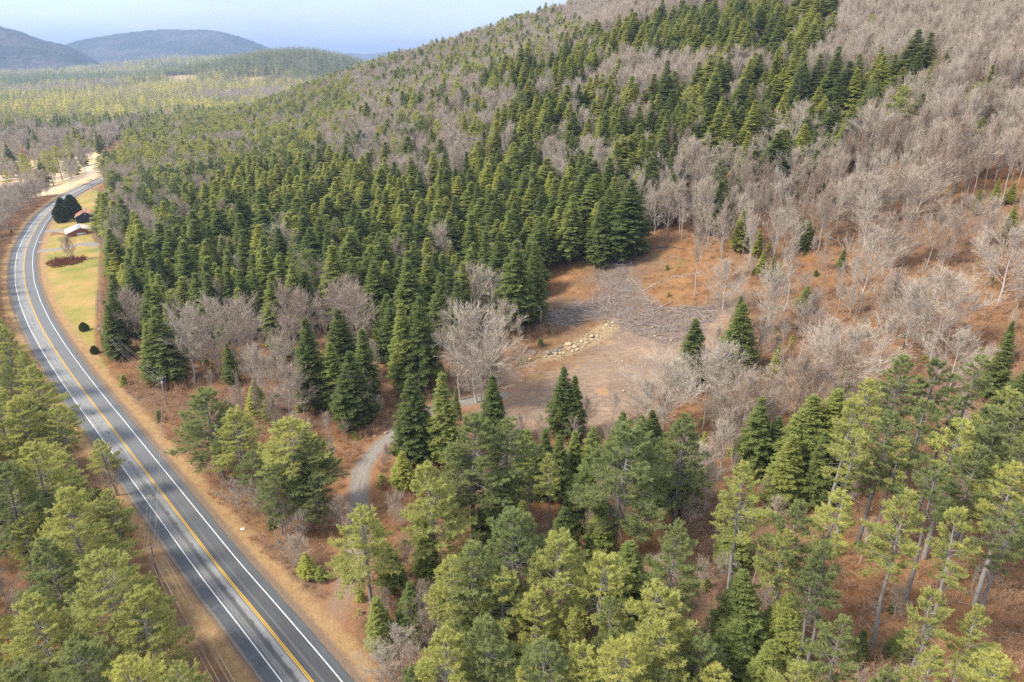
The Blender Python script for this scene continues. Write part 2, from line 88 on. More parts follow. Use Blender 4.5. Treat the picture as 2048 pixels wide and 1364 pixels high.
POLY={
'hem_a':[(-165,262),(-169,270),(-173,280),(-178,289),(-182,300),(-178,305),(-174,310),(-170,315),(-166,320),(-168,336),(-171,352),(-175,371),(-180,394),(-182,413),(-186,435),(-190,460),(-193,484),(-181,482),(-168,476),(-154,469),(-141,462),(-131,457),(-121,451),(-111,445),(-102,439),(-95,428),(-88,418),(-82,409),(-76,399),(-68,388),(-60,378),(-53,370),(-46,362),(-44,366),(-42,370),(-41,375),(-39,379),(-30,379),(-21,377),(-12,376),(-4,375),(1,371),(5,367),(10,363),(14,360),(16,348),(17,337),(18,326),(20,316),(24,312),(28,307),(32,303),(36,298),(40,293),(43,288),(47,283),(50,278),(50,273),(50,269),(49,265),(49,261),(47,258),(44,255),(41,253),(39,250),(38,247),(37,243),(37,240),(36,236),(30,235),(24,233),(18,232),(12,229),(11,226),(9,222),(8,218),(6,214),(1,218),(-4,223),(-9,227),(-15,232),(-16,226),(-18,221),(-19,215),(-20,210),(-23,213),(-25,215),(-27,218),(-30,220),(-34,221),(-38,222),(-42,222),(-46,223),(-52,231),(-59,238),(-66,246),(-74,254),(-77,252),(-81,250),(-84,248),(-87,246),(-91,242),(-94,238),(-97,234),(-100,230),(-106,230),(-112,229),(-118,229),(-123,229),(-121,221),(-119,213),(-116,206),(-114,199),(-116,198),(-117,198),(-118,197),(-119,196),(-123,201),(-128,207),(-132,212),(-137,218),(-143,228),(-150,238),(-157,249)],
'hem_b':[(-7,434),(-3,441),(2,449),(7,457),(12,465),(16,464),(19,462),(23,461),(27,459),(34,438),(39,419),(45,402),(50,385),(56,391),(62,396),(68,402),(75,408),(82,406),(89,403),(96,400),(102,397),(108,395),(114,393),(120,391),(126,389),(132,381),(139,373),(145,367),(151,361),(156,359),(161,356),(166,353),(171,351),(178,346),(185,342),(191,338),(198,334),(197,330),(196,326),(195,322),(194,318),(189,315),(185,312),(181,309),(176,306),(169,304),(162,302),(156,300),(149,298),(144,292),(139,286),(134,280),(130,274),(126,272),(123,269),(120,266),(117,264),(111,267),(106,269),(100,272),(94,275),(92,278),(90,282),(88,286),(86,290),(83,297),(79,306),(75,315),(70,324),(67,323),(63,321),(59,320),(56,318),(52,323),(47,329),(43,334),(38,340),(35,344),(31,349),(28,353),(24,358),(20,364),(15,370),(10,376),(4,382),(2,393),(-1,405),(-4,419)],
'hem_c':[(60,508),(63,520),(65,533),(67,547),(70,564),(78,566),(86,568),(93,571),(101,573),(111,568),(120,565),(129,562),(139,560),(147,551),(156,542),(163,532),(171,523),(178,508),(184,494),(190,481),(196,469),(192,454),(187,440),(183,427),(179,415),(172,403),(167,393),(161,383),(156,374),(152,376),(148,378),(143,380),(139,383),(132,393),(125,404),(118,416),(109,429),(102,440),(93,450),(85,461),(76,473),(72,481),(68,490),(64,498)],
'hem_d':[(-22,504),(-21,517),(-20,535),(-19,557),(-17,582),(-11,579),(-5,576),(0,573),(6,571),(15,561),(23,553),(31,546),(39,541),(43,525),(47,510),(51,497),(55,486),(52,476),(50,466),(47,458),(45,450),(37,451),(28,452),(20,453),(11,455),(4,466),(-5,477),(-13,489)],
'pine_a':[(-295,491),(-319,537),(-347,592),(-377,649),(-412,719),(-429,771),(-448,831),(-471,900),(-499,984),(-563,1166),(-580,1264),(-606,1390),(-626,1521),(-638,1613),(-650,1714),(-665,1830),(-683,1966),(-669,2029),(-655,2096),(-638,2163),(-619,2231),(-252,957),(-233,934),(-217,921),(-202,911),(-189,845),(-176,787),(-164,728),(-146,647),(-149,629),(-152,612),(-155,598),(-159,588),(-150,547),(-143,512),(-137,483),(-133,460),(-148,468),(-163,475),(-179,481),(-192,482),(-190,460),(-186,437),(-183,417),(-181,399),(-180,385),(-180,373),(-180,363),(-180,353),(-192,364),(-204,376),(-217,389),(-231,403),(-245,423),(-260,443),(-276,465)],
'clear':[(-5,172),(-3,178),(-2,183),(3,189),(8,195),(10,205),(13,216),(11,224),(8,232),(10,242),(11,252),(24,258),(37,263),(40,268),(44,272),(49,269),(53,267),(62,258),(71,250),(74,238),(77,227),(75,215),(73,204),(64,195),(56,186),(50,182),(44,177),(37,172),(31,168),(29,162),(27,156),(15,157),(3,159),(-1,165)],
'dirt':[(-9,173),(-6,176),(-2,179),(2,179),(5,179),(11,184),(16,189),(21,193),(26,199),(29,205),(31,211),(35,214),(38,216),(44,213),(50,210),(60,214),(70,217),(74,222),(79,226),(79,221),(79,216),(74,209),(69,202),(61,198),(53,193),(50,188),(47,182),(44,174),(42,166),(39,160),(36,155),(28,155),(20,154),(12,155),(3,156),(-3,159),(-9,162),(-14,168),(-21,174),(-21,175),(-21,176),(-15,175)],
'slash':[(36,266),(40,265),(43,264),(44,252),(44,241),(46,232),(48,224),(53,220),(58,217),(64,218),(71,220),(71,216),(72,213),(66,206),(59,200),(54,198),(48,197),(42,203),(36,210),(34,214),(32,218),(25,217),(18,216),(14,220),(9,224),(10,228),(12,231),(20,233),(28,233),(30,238),(33,242),(32,247),(31,253),(34,259)],
'lawn':[(-249,346),(-230,318),(-213,293),(-200,276),(-187,260),(-167,237),(-150,217),(-139,205),(-129,194),(-131,199),(-133,204),(-140,213),(-147,221),(-155,235),(-163,250),(-175,272),(-189,299),(-202,322),(-216,349),(-228,366),(-241,384),(-254,387),(-266,391),(-267,386),(-268,380),(-258,362)],
'lawn2':[(-276,402),(-288,424),(-301,447),(-312,476),(-324,509),(-328,526),(-332,544),(-322,534),(-314,523),(-291,485),(-272,452),(-261,429),(-250,407),(-251,397),(-252,387),(-264,394)],
'green_field':[(-772,954),(-743,948),(-714,943),(-685,938),(-657,933),(-644,918),(-631,904),(-619,890),(-608,877),(-618,855),(-629,833),(-638,813),(-648,794),(-674,827),(-703,865),(-736,907)],
'tan_field':[(-1279,2705),(-1235,2671),(-1197,2648),(-1162,2630),(-1129,2617),(-1115,2590),(-1101,2564),(-1087,2540),(-1074,2516),(-1081,2490),(-1086,2464),(-1090,2435),(-1093,2404),(-1110,2421),(-1128,2438),(-1145,2455),(-1163,2474),(-1187,2522),(-1213,2572),(-1241,2630)],
'tan_field2':[(-1311,2535),(-1283,2529),(-1256,2523),(-1230,2519),(-1204,2515),(-1192,2489),(-1180,2463),(-1168,2437),(-1156,2411),(-1178,2412),(-1199,2413),(-1221,2414),(-1242,2416),(-1258,2444),(-1275,2473),(-1292,2503)],
'tan_field3':[(-928,2493),(-905,2503),(-883,2513),(-861,2525),(-839,2539),(-834,2527),(-828,2515),(-822,2503),(-816,2491),(-835,2469),(-853,2447),(-871,2426),(-889,2405),(-899,2428),(-909,2450),(-918,2472)],
'tan_field4':[(-1340,2379),(-1306,2381),(-1272,2383),(-1237,2385),(-1203,2387),(-1191,2365),(-1178,2343),(-1165,2321),(-1153,2299),(-1180,2287),(-1207,2274),(-1234,2261),(-1259,2246),(-1279,2279),(-1299,2312),(-1319,2345)],
'tan_field5':[(-1833,2655),(-1832,2707),(-1834,2763),(-1839,2826),(-1848,2898),(-1785,2803),(-1726,2712),(-1673,2631),(-1626,2560),(-1639,2528),(-1650,2494),(-1660,2460),(-1669,2426),(-1706,2479),(-1746,2534),(-1788,2593)],
'straw':[(-603,716),(-586,729),(-569,743),(-551,757),(-532,772),(-524,777),(-516,782),(-508,788),(-500,793),(-499,805),(-495,813),(-487,817),(-479,818),(-453,779),(-433,751),(-418,731),(-404,712),(-395,689),(-388,668),(-380,648),(-373,630),(-365,613),(-357,597),(-350,582),(-343,568),(-342,558),(-342,548),(-341,539),(-340,529),(-345,524),(-351,521),(-360,523),(-374,532),(-407,549),(-426,546),(-445,544),(-464,541),(-492,577),(-524,617),(-561,663)],
}
LINES={
'track':[(-32.7,89.2),(-32.6,95.9),(-32.1,103.1),(-32.4,112.5),(-33.5,123.3),(-35.7,133.0),(-36.8,141.8),(-34.7,150.2),(-31,157.7),(-26.5,164.2),(-20.2,170.4),(-10.5,172.7),(-2,174.6)],
'drive':[(-278.5,402.1),(-266.7,401.6),(-251.6,399.2)],
'drive2':[(-252.2,356.1),(-242.8,357.7),(-235.1,365.7),(-223.5,359.9)],
'pale_road':[(-495.1,632.0),(-466.2,643.2),(-458.2,666.9),(-438.4,674.1),(-386.1,644.4),(-370.9,650.6)],
'trail':[(68.5,211.5),(78.8,226.0),(86.7,242.6),(89.8,260.1),(79.8,257.4)],
}
CREST={
'M1':[(-4668,4080,290),(-4247,4517,365),(-3899,4821,378),(-3620,5034,342),(-3492,5123,303),(-3404,5182,271),(-3292,5254,212),(-3194,5314,187),(-3119,5358,158),(-3049,5398,92),(-2992,5430,20),(-2929,5465,-33),(-2756,5554,-70)],
'M2':[(-5331,7001,86),(-4801,7375,141),(-4553,7531,217),(-4451,7591,264),(-4391,7626,279),(-4250,7706,309),(-4041,7817,351),(-3827,7924,378),(-3695,7986,390),(-3428,8105,385),(-3197,8199,373),(-3011,8269,325),(-2822,8335,250),(-2678,8382,184),(-2425,8459,127),(-1998,8570,73)],
'M3':[(-4347,13833,86),(-3645,14034,130),(-3097,14165,210),(-2732,14240,175),(-2449,14292,220),(-2070,14352,256),(-1595,14412,203),(-235,14498,113)],
}
PTS={'poles':[(-320.0, 525.6), (-267.8, 440.7), (-142.6, 219.5), (-100.9, 177.3), (-68.3, 104.5), (-31.8, 61.6)],
'boulders':[(6.5, 199.6), (11.6, 198.5), (14.0, 199.5), (15.8, 202.0), (18.3, 203.4), (20.2, 201.7), (22.7, 204.8), (15.2, 197.9), (5.6, 195.6), (20.8, 199.5), (19.2, 198.7), (-33.3, 157.9), (-36.1, 156.5), (-25.7, 149.9), (-26.0, 148.3), (45.9, 203.0), (47.5, 201.6)],
'logs':[((51.9, 259.9), (61.0, 257.4)), ((60.2, 258.1), (66.0, 252.6)), ((46.2, 231.5), (52.9, 235.1)), ((52.4, 235.0), (59.3, 236.8)), ((58.0, 236.7), (67.7, 235.4)), ((44.0, 241.8), (47.1, 229.4)), ((15.0, 222.7), (19.6, 225.9)), ((22.9, 223.4), (26.4, 218.7)), ((36.5, 225.9), (38.3, 229.4)), ((9.8, 224.0), (18.8, 228.4)), ((82.4, 195.5), (95.5, 191.1)), ((83.6, 237.4), (88.0, 234.7)), ((46.8, 217.8), (55.0, 221.3)), ((31.5, 268.3), (40.9, 264.0))],
'scrap':(-58.8, 122.2)}

# ------------------------------------------------------------------ helpers
def srgb(r,g,b):
    f=lambda c:(c/255/12.92 if c<=10 else ((c/255+.055)/1.055)**2.4)
    return (f(r),f(g),f(b),1)
def tag(o,label=None,cat=None,group=None,kind=None):
    for k,v in (('label',label),('category',cat),('group',group),('kind',kind)):
        if v: o[k]=v
    return o
def link(o,parent=None):
    S.collection.objects.link(o)
    if parent: o.parent=parent
    return o
def empty(name,loc,rz=0,**k):
    o=bpy.data.objects.new(name,None); o.empty_display_size=.5; o.location=loc; o.rotation_euler=(0,0,rz); link(o); tag(o,**k); return o
class MB:
    """collects triangles and quads with per-vertex numbers and a material slot"""
    def __init__(s): s.v=[];s.t=[];s.q=[];s.tm=[];s.qm=[];s.a=[];s.n=0
    def add(s,v,f,m=0,a=None):
        v=np.asarray(v,float).reshape(-1,3); f=np.asarray(f,int)
        if a is None: a=np.zeros((len(v),2))
        a=np.broadcast_to(np.asarray(a,float),(len(v),2))
        s.v.append(v); s.a.append(a)
        if f.shape[1]==3: s.t.append(f+s.n); s.tm.append(np.full(len(f),m))
        else: s.q.append(f+s.n); s.qm.append(np.full(len(f),m))
        s.n+=len(v); return s
    def segs(s,p0,p1,r0,r1,n=3,m=0,a=None):
        p0=np.asarray(p0,float).reshape(-1,3);p1=np.asarray(p1,float).reshape(-1,3); K=len(p0)
        r0=np.broadcast_to(r0,(K,));r1=np.broadcast_to(r1,(K,))
        d=p1-p0; d/=np.linalg.norm(d,axis=1,keepdims=True)+1e-9
        h=np.where(np.abs(d[:,2:3])>.9,np.array([[1.,0,0]]),np.array([[0,0,1.]]))
        u=np.cross(d,h); u/=np.linalg.norm(u,axis=1,keepdims=True)+1e-9; w=np.cross(d,u)
        an=np.arange(n)*2*np.pi/n; c=np.cos(an)[None,:,None]; sn=np.sin(an)[None,:,None]
        ring=u[:,None,:]*c+w[:,None,:]*sn
        V=np.concatenate([p0[:,None]+ring*r0[:,None,None],p1[:,None]+ring*r1[:,None,None]],1).reshape(-1,3)
        i=np.arange(n); j=(i+1)%n; q=np.stack([i,j,j+n,i+n],1)
        F=(q[None]+(np.arange(K)*2*n)[:,None,None]).reshape(-1,4)
        if a is not None: a=np.repeat(np.broadcast_to(a,(K,2)),2*n,0)
        return s.add(V,F,m,a)
    def path(s,pts,rad,n=6,m=0,a=None):
        """one welded tapering tube"""
        P=np.asarray(pts,float); K=len(P); rad=np.broadcast_to(rad,(K,))
        d=np.gradient(P,axis=0); d/=np.linalg.norm(d,axis=1,keepdims=True)+1e-9
        h=np.where(np.abs(d[:,2:3])>.9,np.array([[1.,0,0]]),np.array([[0,0,1.]]))
        u=np.cross(d,h); u/=np.linalg.norm(u,axis=1,keepdims=True)+1e-9; w=np.cross(d,u)
        an=np.arange(n)*2*np.pi/n
        V=P[:,None]+(u[:,None]*np.cos(an)[None,:,None]+w[:,None]*np.sin(an)[None,:,None])*rad[:,None,None]
        i=np.arange(n); j=(i+1)%n; q=np.stack([i,j,j+n,i+n],1)
        F=(q[None]+(np.arange(K-1)*n)[:,None,None]).reshape(-1,4)
        return s.add(V.reshape(-1,3),F,m,a)
    def blades(s,p,d,side,l,w,m=0,tip=0,rnd=0):
        """one thin triangle each: base on p, pointing along d"""
        p=np.asarray(p,float);K=len(p); l=np.broadcast_to(l,(K,))[:,None]; w=np.broadcast_to(w,(K,))[:,None]
        side=side/(np.linalg.norm(side,axis=1,keepdims=True)+1e-9)
        V=np.stack([p-side*w/2,p+side*w/2,p+d*l],1).reshape(-1,3)
        a=np.stack([np.repeat(np.broadcast_to(tip,(K,)),3),np.repeat(np.broadcast_to(rnd,(K,)),3)],1)
        return s.add(V,np.arange(K*3).reshape(-1,3),m,a)
    def box(s,c,size,rz=0,m=0,a=None):
        x,y,z=[q/2 for q in size]
        V=np.array([(-x,-y,-z),(x,-y,-z),(x,y,-z),(-x,y,-z),(-x,-y,z),(x,-y,z),(x,y,z),(-x,y,z)],float)
        C,Sn=math.cos(rz),math.sin(rz); V=np.stack([V[:,0]*C-V[:,1]*Sn,V[:,0]*Sn+V[:,1]*C,V[:,2]],1)+np.asarray(c,float)
        return s.add(V,[(0,3,2,1),(4,5,6,7),(0,1,5,4),(1,2,6,5),(2,3,7,6),(3,0,4,7)],m,a)
    def mesh(s,name,mats):
        V=np.concatenate(s.v); A=np.concatenate(s.a)
        T=np.concatenate(s.t) if s.t else np.zeros((0,3),int); Q=np.concatenate(s.q) if s.q else np.zeros((0,4),int)
        me=bpy.data.meshes.new(name); me.vertices.add(len(V)); me.vertices.foreach_set('co',V.ravel().astype(np.float32))
        nl=len(T)*3+len(Q)*4; me.loops.add(nl); me.loops.foreach_set('vertex_index',np.concatenate([T.ravel(),Q.ravel()]).astype(np.int32))
        me.polygons.add(len(T)+len(Q))
        ls=np.concatenate([np.arange(len(T))*3,len(T)*3+np.arange(len(Q))*4]).astype(np.int32)
        me.polygons.foreach_set('loop_start',ls)
        mi=np.concatenate(([*s.tm] or [np.zeros(0)])+([*s.qm] or [np.zeros(0)])).astype(np.int32)
        for m in mats: me.materials.append(m)
        me.polygons.foreach_set('material_index',mi)
        for k,nm in enumerate(('tip','rnd')):
            at=me.attributes.new(nm,'FLOAT','POINT'); at.data.foreach_set('value',A[:,k].astype(np.float32))
        me.update(calc_edges=True); return me
    def obj(s,name,mats,parent=None,smooth=False):
        me=s.mesh(name,mats if isinstance(mats,(list,tuple)) else [mats])
        if smooth: me.polygons.foreach_set('use_smooth',np.ones(len(me.polygons),bool))
        return link(bpy.data.objects.new(name,me),parent)
def grid(name,X,Y,Z,mat,attrs=None,smooth=True):
    ny,nx=X.shape
    me=bpy.data.meshes.new(name); V=np.stack([X,Y,Z],-1).reshape(-1,3)
    me.vertices.add(len(V)); me.vertices.foreach_set('co',V.ravel().astype(np.float32))
    i=np.arange(ny*nx).reshape(ny,nx); q=np.stack([i[:-1,:-1],i[:-1,1:],i[1:,1:],i[1:,:-1]],-1).reshape(-1,4)
    me.loops.add(q.size); me.loops.foreach_set('vertex_index',q.ravel().astype(np.int32))
    me.polygons.add(len(q)); me.polygons.foreach_set('loop_start',(np.arange(len(q))*4).astype(np.int32))
    me.polygons.foreach_set('use_smooth',np.full(len(q),smooth))
    for k,v in (attrs or {}).items():
        at=me.attributes.new(k,'FLOAT','POINT'); at.data.foreach_set('value',v.ravel().astype(np.float32))
    me.materials.append(mat); me.update(calc_edges=True)
    return link(bpy.data.objects.new(name,me))
# ------------------------------------------------------------------ node helpers
class G:
    """tiny expression builder over a node tree"""
    def __init__(s,name):
        s.mat=bpy.data.materials.new(name); s.mat.use_nodes=True; s.nt=s.mat.node_tree; s.nt.nodes.clear()
        s.out=s.nt.nodes.new('ShaderNodeOutputMaterial')
    def put(s,sock,v):
        if isinstance(v,bpy.types.NodeSocket): s.nt.links.new(v,sock)
        elif v is not None: sock.default_value=v
    def math(s,op,a,b=None,c=None,clamp=False):
        n=N(s.nt,'ShaderNodeMath',operation=op,use_clamp=clamp); s.put(n.inputs[0],a); s.put(n.inputs[1],b)
        if c is not None: s.put(n.inputs[2],c)
        return n.outputs[0]
    def mix(s,f,a,b):
        n=N(s.nt,'ShaderNodeMix',data_type='RGBA'); s.put(n.inputs['Factor'],f); s.put(n.inputs['A'],a); s.put(n.inputs['B'],b); return n.outputs['Result']
    def mul(s,f,a,b):
        n=N(s.nt,'ShaderNodeMix',data_type='RGBA',blend_type='MULTIPLY'); s.put(n.inputs['Factor'],f); s.put(n.inputs['A'],a); s.put(n.inputs['B'],b); return n.outputs['Result']
    def range(s,v,a,b,c=0.,d=1.):
        n=N(s.nt,'ShaderNodeMapRange'); s.put(n.inputs[0],v); s.put(n.inputs[1],a); s.put(n.inputs[2],b); s.put(n.inputs[3],c); s.put(n.inputs[4],d); return n.outputs[0]
    def attr(s,n): return N(s.nt,'ShaderNodeAttribute',attribute_name=n).outputs['Fac']
    def pos(s):
        return N(s.nt,'ShaderNodeNewGeometry').outputs['Position']
    def noise(s,vec,scale,detail=4,rough=.55,dist=0.):
        n=N(s.nt,'ShaderNodeTexNoise',i={'Scale':scale,'Detail':detail,'Roughness':rough,'Distortion':dist}); s.put(n.inputs['Vector'],vec); return n.outputs['Fac']
    def voro(s,vec,scale,out='Color',feature='F1'):
        n=N(s.nt,'ShaderNodeTexVoronoi',feature=feature,i={'Scale':scale}); s.put(n.inputs['Vector'],vec); return n.outputs[out]
    def vscale(s,vec,sc):
        n=N(s.nt,'ShaderNodeMapping',i={'Scale':sc}); s.put(n.inputs['Vector'],vec); return n.outputs[0]
    def xyz(s,x,y,z=0.):
        n=N(s.nt,'ShaderNodeCombineXYZ'); s.put(n.inputs[0],x); s.put(n.inputs[1],y); s.put(n.inputs[2],z); return n.outputs[0]
    def bump(s,h,strength,dist):
        n=N(s.nt,'ShaderNodeBump',i={'Strength':strength,'Distance':dist}); s.put(n.inputs['Height'],h); return n.outputs[0]
    def fin(s,col,rough=.9,spec=.2,normal=None,metal=0.):
        b=N(s.nt,'ShaderNodeBsdfPrincipled',i={'Roughness':rough,'Specular IOR Level':spec,'Metallic':metal}); s.put(b.inputs['Base Color'],col)
        if normal is not None: s.nt.links.new(normal,b.inputs['Normal'])
        s.nt.links.new(b.outputs[0],s.out.inputs[0]); return s.mat
def flatmat(name,col,rough=.85,nscale=None,amt=.25,metal=0.,spec=.2):
    g=G(name)
    if nscale:
        f=g.noise(g.pos(),nscale,5,.6); dark=tuple(c*(1-amt) for c in col[:3])+(1,); lite=tuple(min(1,c*(1+amt)) for c in col[:3])+(1,)
        col=g.mix(g.range(f,.3,.7),dark,lite)
    return g.fin(col,rough,spec,None,metal)
def leafmat(name,old,young,warm,trans=.3,dull=.0):
    """old needles inside a spray, younger ones at its tips; each tree has its own tone from dark to warm"""
    g=G(name); oi=N(g.nt,'ShaderNodeObjectInfo'); sc=N(g.nt,'ShaderNodeSeparateColor'); g.nt.links.new(oi.outputs['Color'],sc.inputs[0])
    r=g.math('MULTIPLY_ADD',g.math('SUBTRACT',oi.outputs['Random'],.5),sc.outputs[1],sc.outputs[0])
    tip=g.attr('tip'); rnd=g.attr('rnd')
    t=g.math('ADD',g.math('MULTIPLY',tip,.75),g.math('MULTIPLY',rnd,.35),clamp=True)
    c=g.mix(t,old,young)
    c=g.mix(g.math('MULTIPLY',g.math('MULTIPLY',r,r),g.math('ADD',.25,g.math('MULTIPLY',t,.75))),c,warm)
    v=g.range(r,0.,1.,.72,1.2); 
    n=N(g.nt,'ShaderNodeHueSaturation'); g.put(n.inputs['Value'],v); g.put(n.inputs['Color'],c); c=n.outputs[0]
    d=N(g.nt,'ShaderNodeBsdfDiffuse'); tr=N(g.nt,'ShaderNodeBsdfTranslucent'); m=N(g.nt,'ShaderNodeMixShader'); m.inputs[0].default_value=trans
    g.nt.links.new(c,d.inputs[0]); g.nt.links.new(c,tr.inputs[0]); g.nt.links.new(d.outputs[0],m.inputs[1]); g.nt.links.new(tr.outputs[0],m.inputs[2])
    g.nt.links.new(m.outputs[0],g.out.inputs[0]); return g.mat
def barkmat(name,a,b,c,sc=1.5):
    """three tones: a-b picked per tree, c blotches"""
    g=G(name); oi=N(g.nt,'ShaderNodeObjectInfo'); s2=N(g.nt,'ShaderNodeSeparateColor'); g.nt.links.new(oi.outputs['Color'],s2.inputs[0])
    r=g.math('MULTIPLY_ADD',g.math('SUBTRACT',oi.outputs['Random'],.5),s2.outputs[1],s2.outputs[0])
    col=g.mix(r,a,b); col=g.mix(g.range(g.noise(g.pos(),sc,4,.7),.45,.7,0,.55),col,c)
    d=N(g.nt,'ShaderNodeBsdfDiffuse'); g.nt.links.new(col,d.inputs[0]); g.nt.links.new(d.outputs[0],g.out.inputs[0]); return g.mat
MAT={}
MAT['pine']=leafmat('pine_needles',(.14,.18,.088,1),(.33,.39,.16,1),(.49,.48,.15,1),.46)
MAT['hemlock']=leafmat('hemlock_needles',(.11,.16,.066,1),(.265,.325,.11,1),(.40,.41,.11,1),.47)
MAT['vpine_sunlit']=leafmat('valley_pine_needles_sunlit',(.21,.25,.075,1),(.54,.58,.16,1),(.70,.62,.15,1),.45)  # yellow-green needles, brightened so the valley's sunlight is in the colour
MAT['cedar']=leafmat('cedar_foliage',(.035,.062,.022,1),(.095,.125,.036,1),(.13,.14,.035,1),.2)
MAT['pbark']=barkmat('pine_bark',(.20,.175,.155,1),(.33,.31,.29,1),(.14,.115,.10,1))
MAT['hbark']=barkmat('hemlock_bark',(.13,.10,.085,1),(.20,.16,.14,1),(.09,.07,.06,1))
MAT['bbark']=barkmat('deciduous_bark',(.29,.25,.215,1),(.55,.52,.47,1),(.42,.39,.35,1))
MAT['twig']=barkmat('twig_bark',(.35,.25,.185,1),(.56,.485,.395,1),(.40,.31,.23,1),.6)
MAT['brush']=barkmat('brush_twigs',(.34,.175,.10,1),(.52,.34,.22,1),(.38,.18,.09,1),.4)
MAT['wood']=flatmat('weathered_wood',(.30,.26,.225,1),.9,1.2,.35)
# ------------------------------------------------------------------ ground sheet
def axis(lo,hi,c0,c1,step,gr):
    a=[c0]
    while a[-1]<c1: a.append(a[-1]+step)
    st=step
    while a[-1]<hi: st*=gr; a.append(a[-1]+st)
    b=[c0]; st=step
    while b[-1]>lo: st*=gr; b.append(b[-1]-st)
    return np.array(b[::-1][:-1]+a)
xs=axis(-15000,15000,-360,250,2.4,1.045); ys=axis(-9000,20000,60,480,2.4,1.04)
X,Y=np.meshgrid(xs,ys)
def in_poly(px,py,poly):
    c=np.zeros(px.shape,bool); n=len(poly)
    for i in range(n):
        x1,y1=poly[i]; x2,y2=poly[(i+1)%n]
        if y1==y2: continue
        m=((y1>py)!=(y2>py))&(px<(x2-x1)*(py-y1)/(y2-y1)+x1); c^=m
    return c
def pdist(px,py,poly):
    """positive inside"""
    px=np.asarray(px,float);py=np.asarray(py,float)
    d=np.abs(sdist(px,py,poly+[poly[0]])); return np.where(in_poly(px,py,poly),d,-d)
RD=sdist(X,Y,ROAD)
def ground_z(x,y):
    x=np.asarray(x,float);y=np.asarray(y,float)
    return height(x,y)-.10*(1-sstep(6.4,9,np.abs(sdist(x,y,ROAD))))
Zg=height(X,Y)-.10*(1-sstep(6.4,9,np.abs(RD)))
far=np.hypot(X,Y)
Zg=Zg+np.where(far>3300,rng.uniform(0,9,X.shape),0)*sstep(3300,3800,far)
Zg=Zg-sstep(6000,20000,far)*20
At={'road':np.clip(RD,-200,200),'far':far}
for k,p in (('dirt','dirt'),('slash','slash'),('lawn','lawn'),('lawnb','lawn2'),('straw','straw'),('green','green_field')):
    At[k]=np.clip(pdist(X,Y,POLY[p]),-60,60)
At['tan']=np.maximum.reduce([pdist(X,Y,POLY[k]) for k in ('tan_field','tan_field2','tan_field3','tan_field4','tan_field5')]).clip(-60,60)
At['track']=np.abs(sdist(X,Y,LINES['track'])).clip(0,60)
At['trail']=np.abs(sdist(X,Y,LINES['trail'])).clip(0,60)
At['bank']=np.abs(sdist(X,Y,[(12,197),(19,201),(27,207),(33,214)])).clip(0,60)
At['drive']=np.minimum(np.abs(sdist(X,Y,LINES['drive'])),np.abs(sdist(X,Y,LINES['drive2']))).clip(0,60)
At['pale']=np.abs(sdist(X,Y,LINES['pale_road'])).clip(0,60)
g=G('forest_floor'); P=g.pos()
n1=g.noise(P,.035,4,.6); n2=g.noise(P,.22,5,.65); n3=g.noise(P,1.6,5,.7); n4=g.noise(P,5.,3,.7)
leaf=g.mix(g.range(n2,.35,.68),(.215,.105,.042,1),(.37,.205,.09,1))
leaf=g.mix(g.range(n1,.42,.62),leaf,g.mix(g.range(n3,.3,.7),(.14,.085,.055,1),(.27,.19,.125,1)))
leaf=g.mix(g.range(n4,.5,.72,0,.75),leaf,(.085,.045,.028,1))
leaf=g.mix(g.range(n3,.6,.78,0,.6),leaf,(.46,.27,.14,1))
spk=g.voro(P,2.6,'Distance'); leaf=g.mix(g.range(spk,.0,.09,.35,0),leaf,(.55,.36,.2,1))
mossy=g.range(g.noise(P,.09,4,.6),.6,.7); leaf=g.mix(g.math('MULTIPLY',mossy,.55),leaf,(.20,.17,.05,1))
edge=g.math('MULTIPLY',g.math('SUBTRACT',g.noise(P,.35,5,.65),.5),9.)
edgef=g.math('MULTIPLY',g.math('SUBTRACT',g.noise(P,1.1,5,.65),.5),3.)
def mask(a,w=.8,e=None,sign=1):
    v=g.attr(a)
    if sign<0: v=g.math('MULTIPLY',v,-1.)
    return g.range(g.math('ADD',v,e if e is not None else edge),-w,w)
col=leaf
# clearing: bare dirt, then the grey litter of chipped wood
streak=g.noise(g.vscale(P,(.35,1.4,1)),.7,6,.7,1.5)
dirt=g.mix(g.range(g.noise(P,.1,4,.6),.35,.65),(.26,.185,.13,1),(.40,.285,.19,1))
dirt=g.mix(g.range(streak,.4,.62,0,.8),dirt,(.19,.135,.105,1)); dirt=g.mix(g.range(n4,.55,.75,0,.6),dirt,(.42,.32,.25,1))
dirt=g.mix(g.range(g.noise(P,.13,3,.6),.6,.68,0,.6),dirt,(.46,.27,.12,1))
col=g.mix(mask('dirt',4.,edge),col,dirt)
chip=g.mix(g.range(g.noise(P,.95,6,.85),.36,.62),(.105,.08,.066,1),(.29,.235,.20,1))
wide=g.math('ADD',edge,g.math('MULTIPLY',g.math('SUBTRACT',g.noise(P,.12,4,.6),.5),34.)); col=g.mix(g.math('MULTIPLY',mask('slash',4.,wide),g.range(g.noise(P,.22,5,.7),.36,.52,.35,1.)),col,chip)
tr=g.range(g.math('ADD',g.attr('trail'),edgef),1.,2.5,.7,0); col=g.mix(tr,col,dirt)
bk=g.range(g.math('ADD',g.attr('bank'),g.math('MULTIPLY',edgef,.8)),2.5,5.,.85,0); col=g.mix(bk,col,g.mix(g.range(n3,.35,.65),(.28,.20,.10,1),(.44,.34,.20,1)))
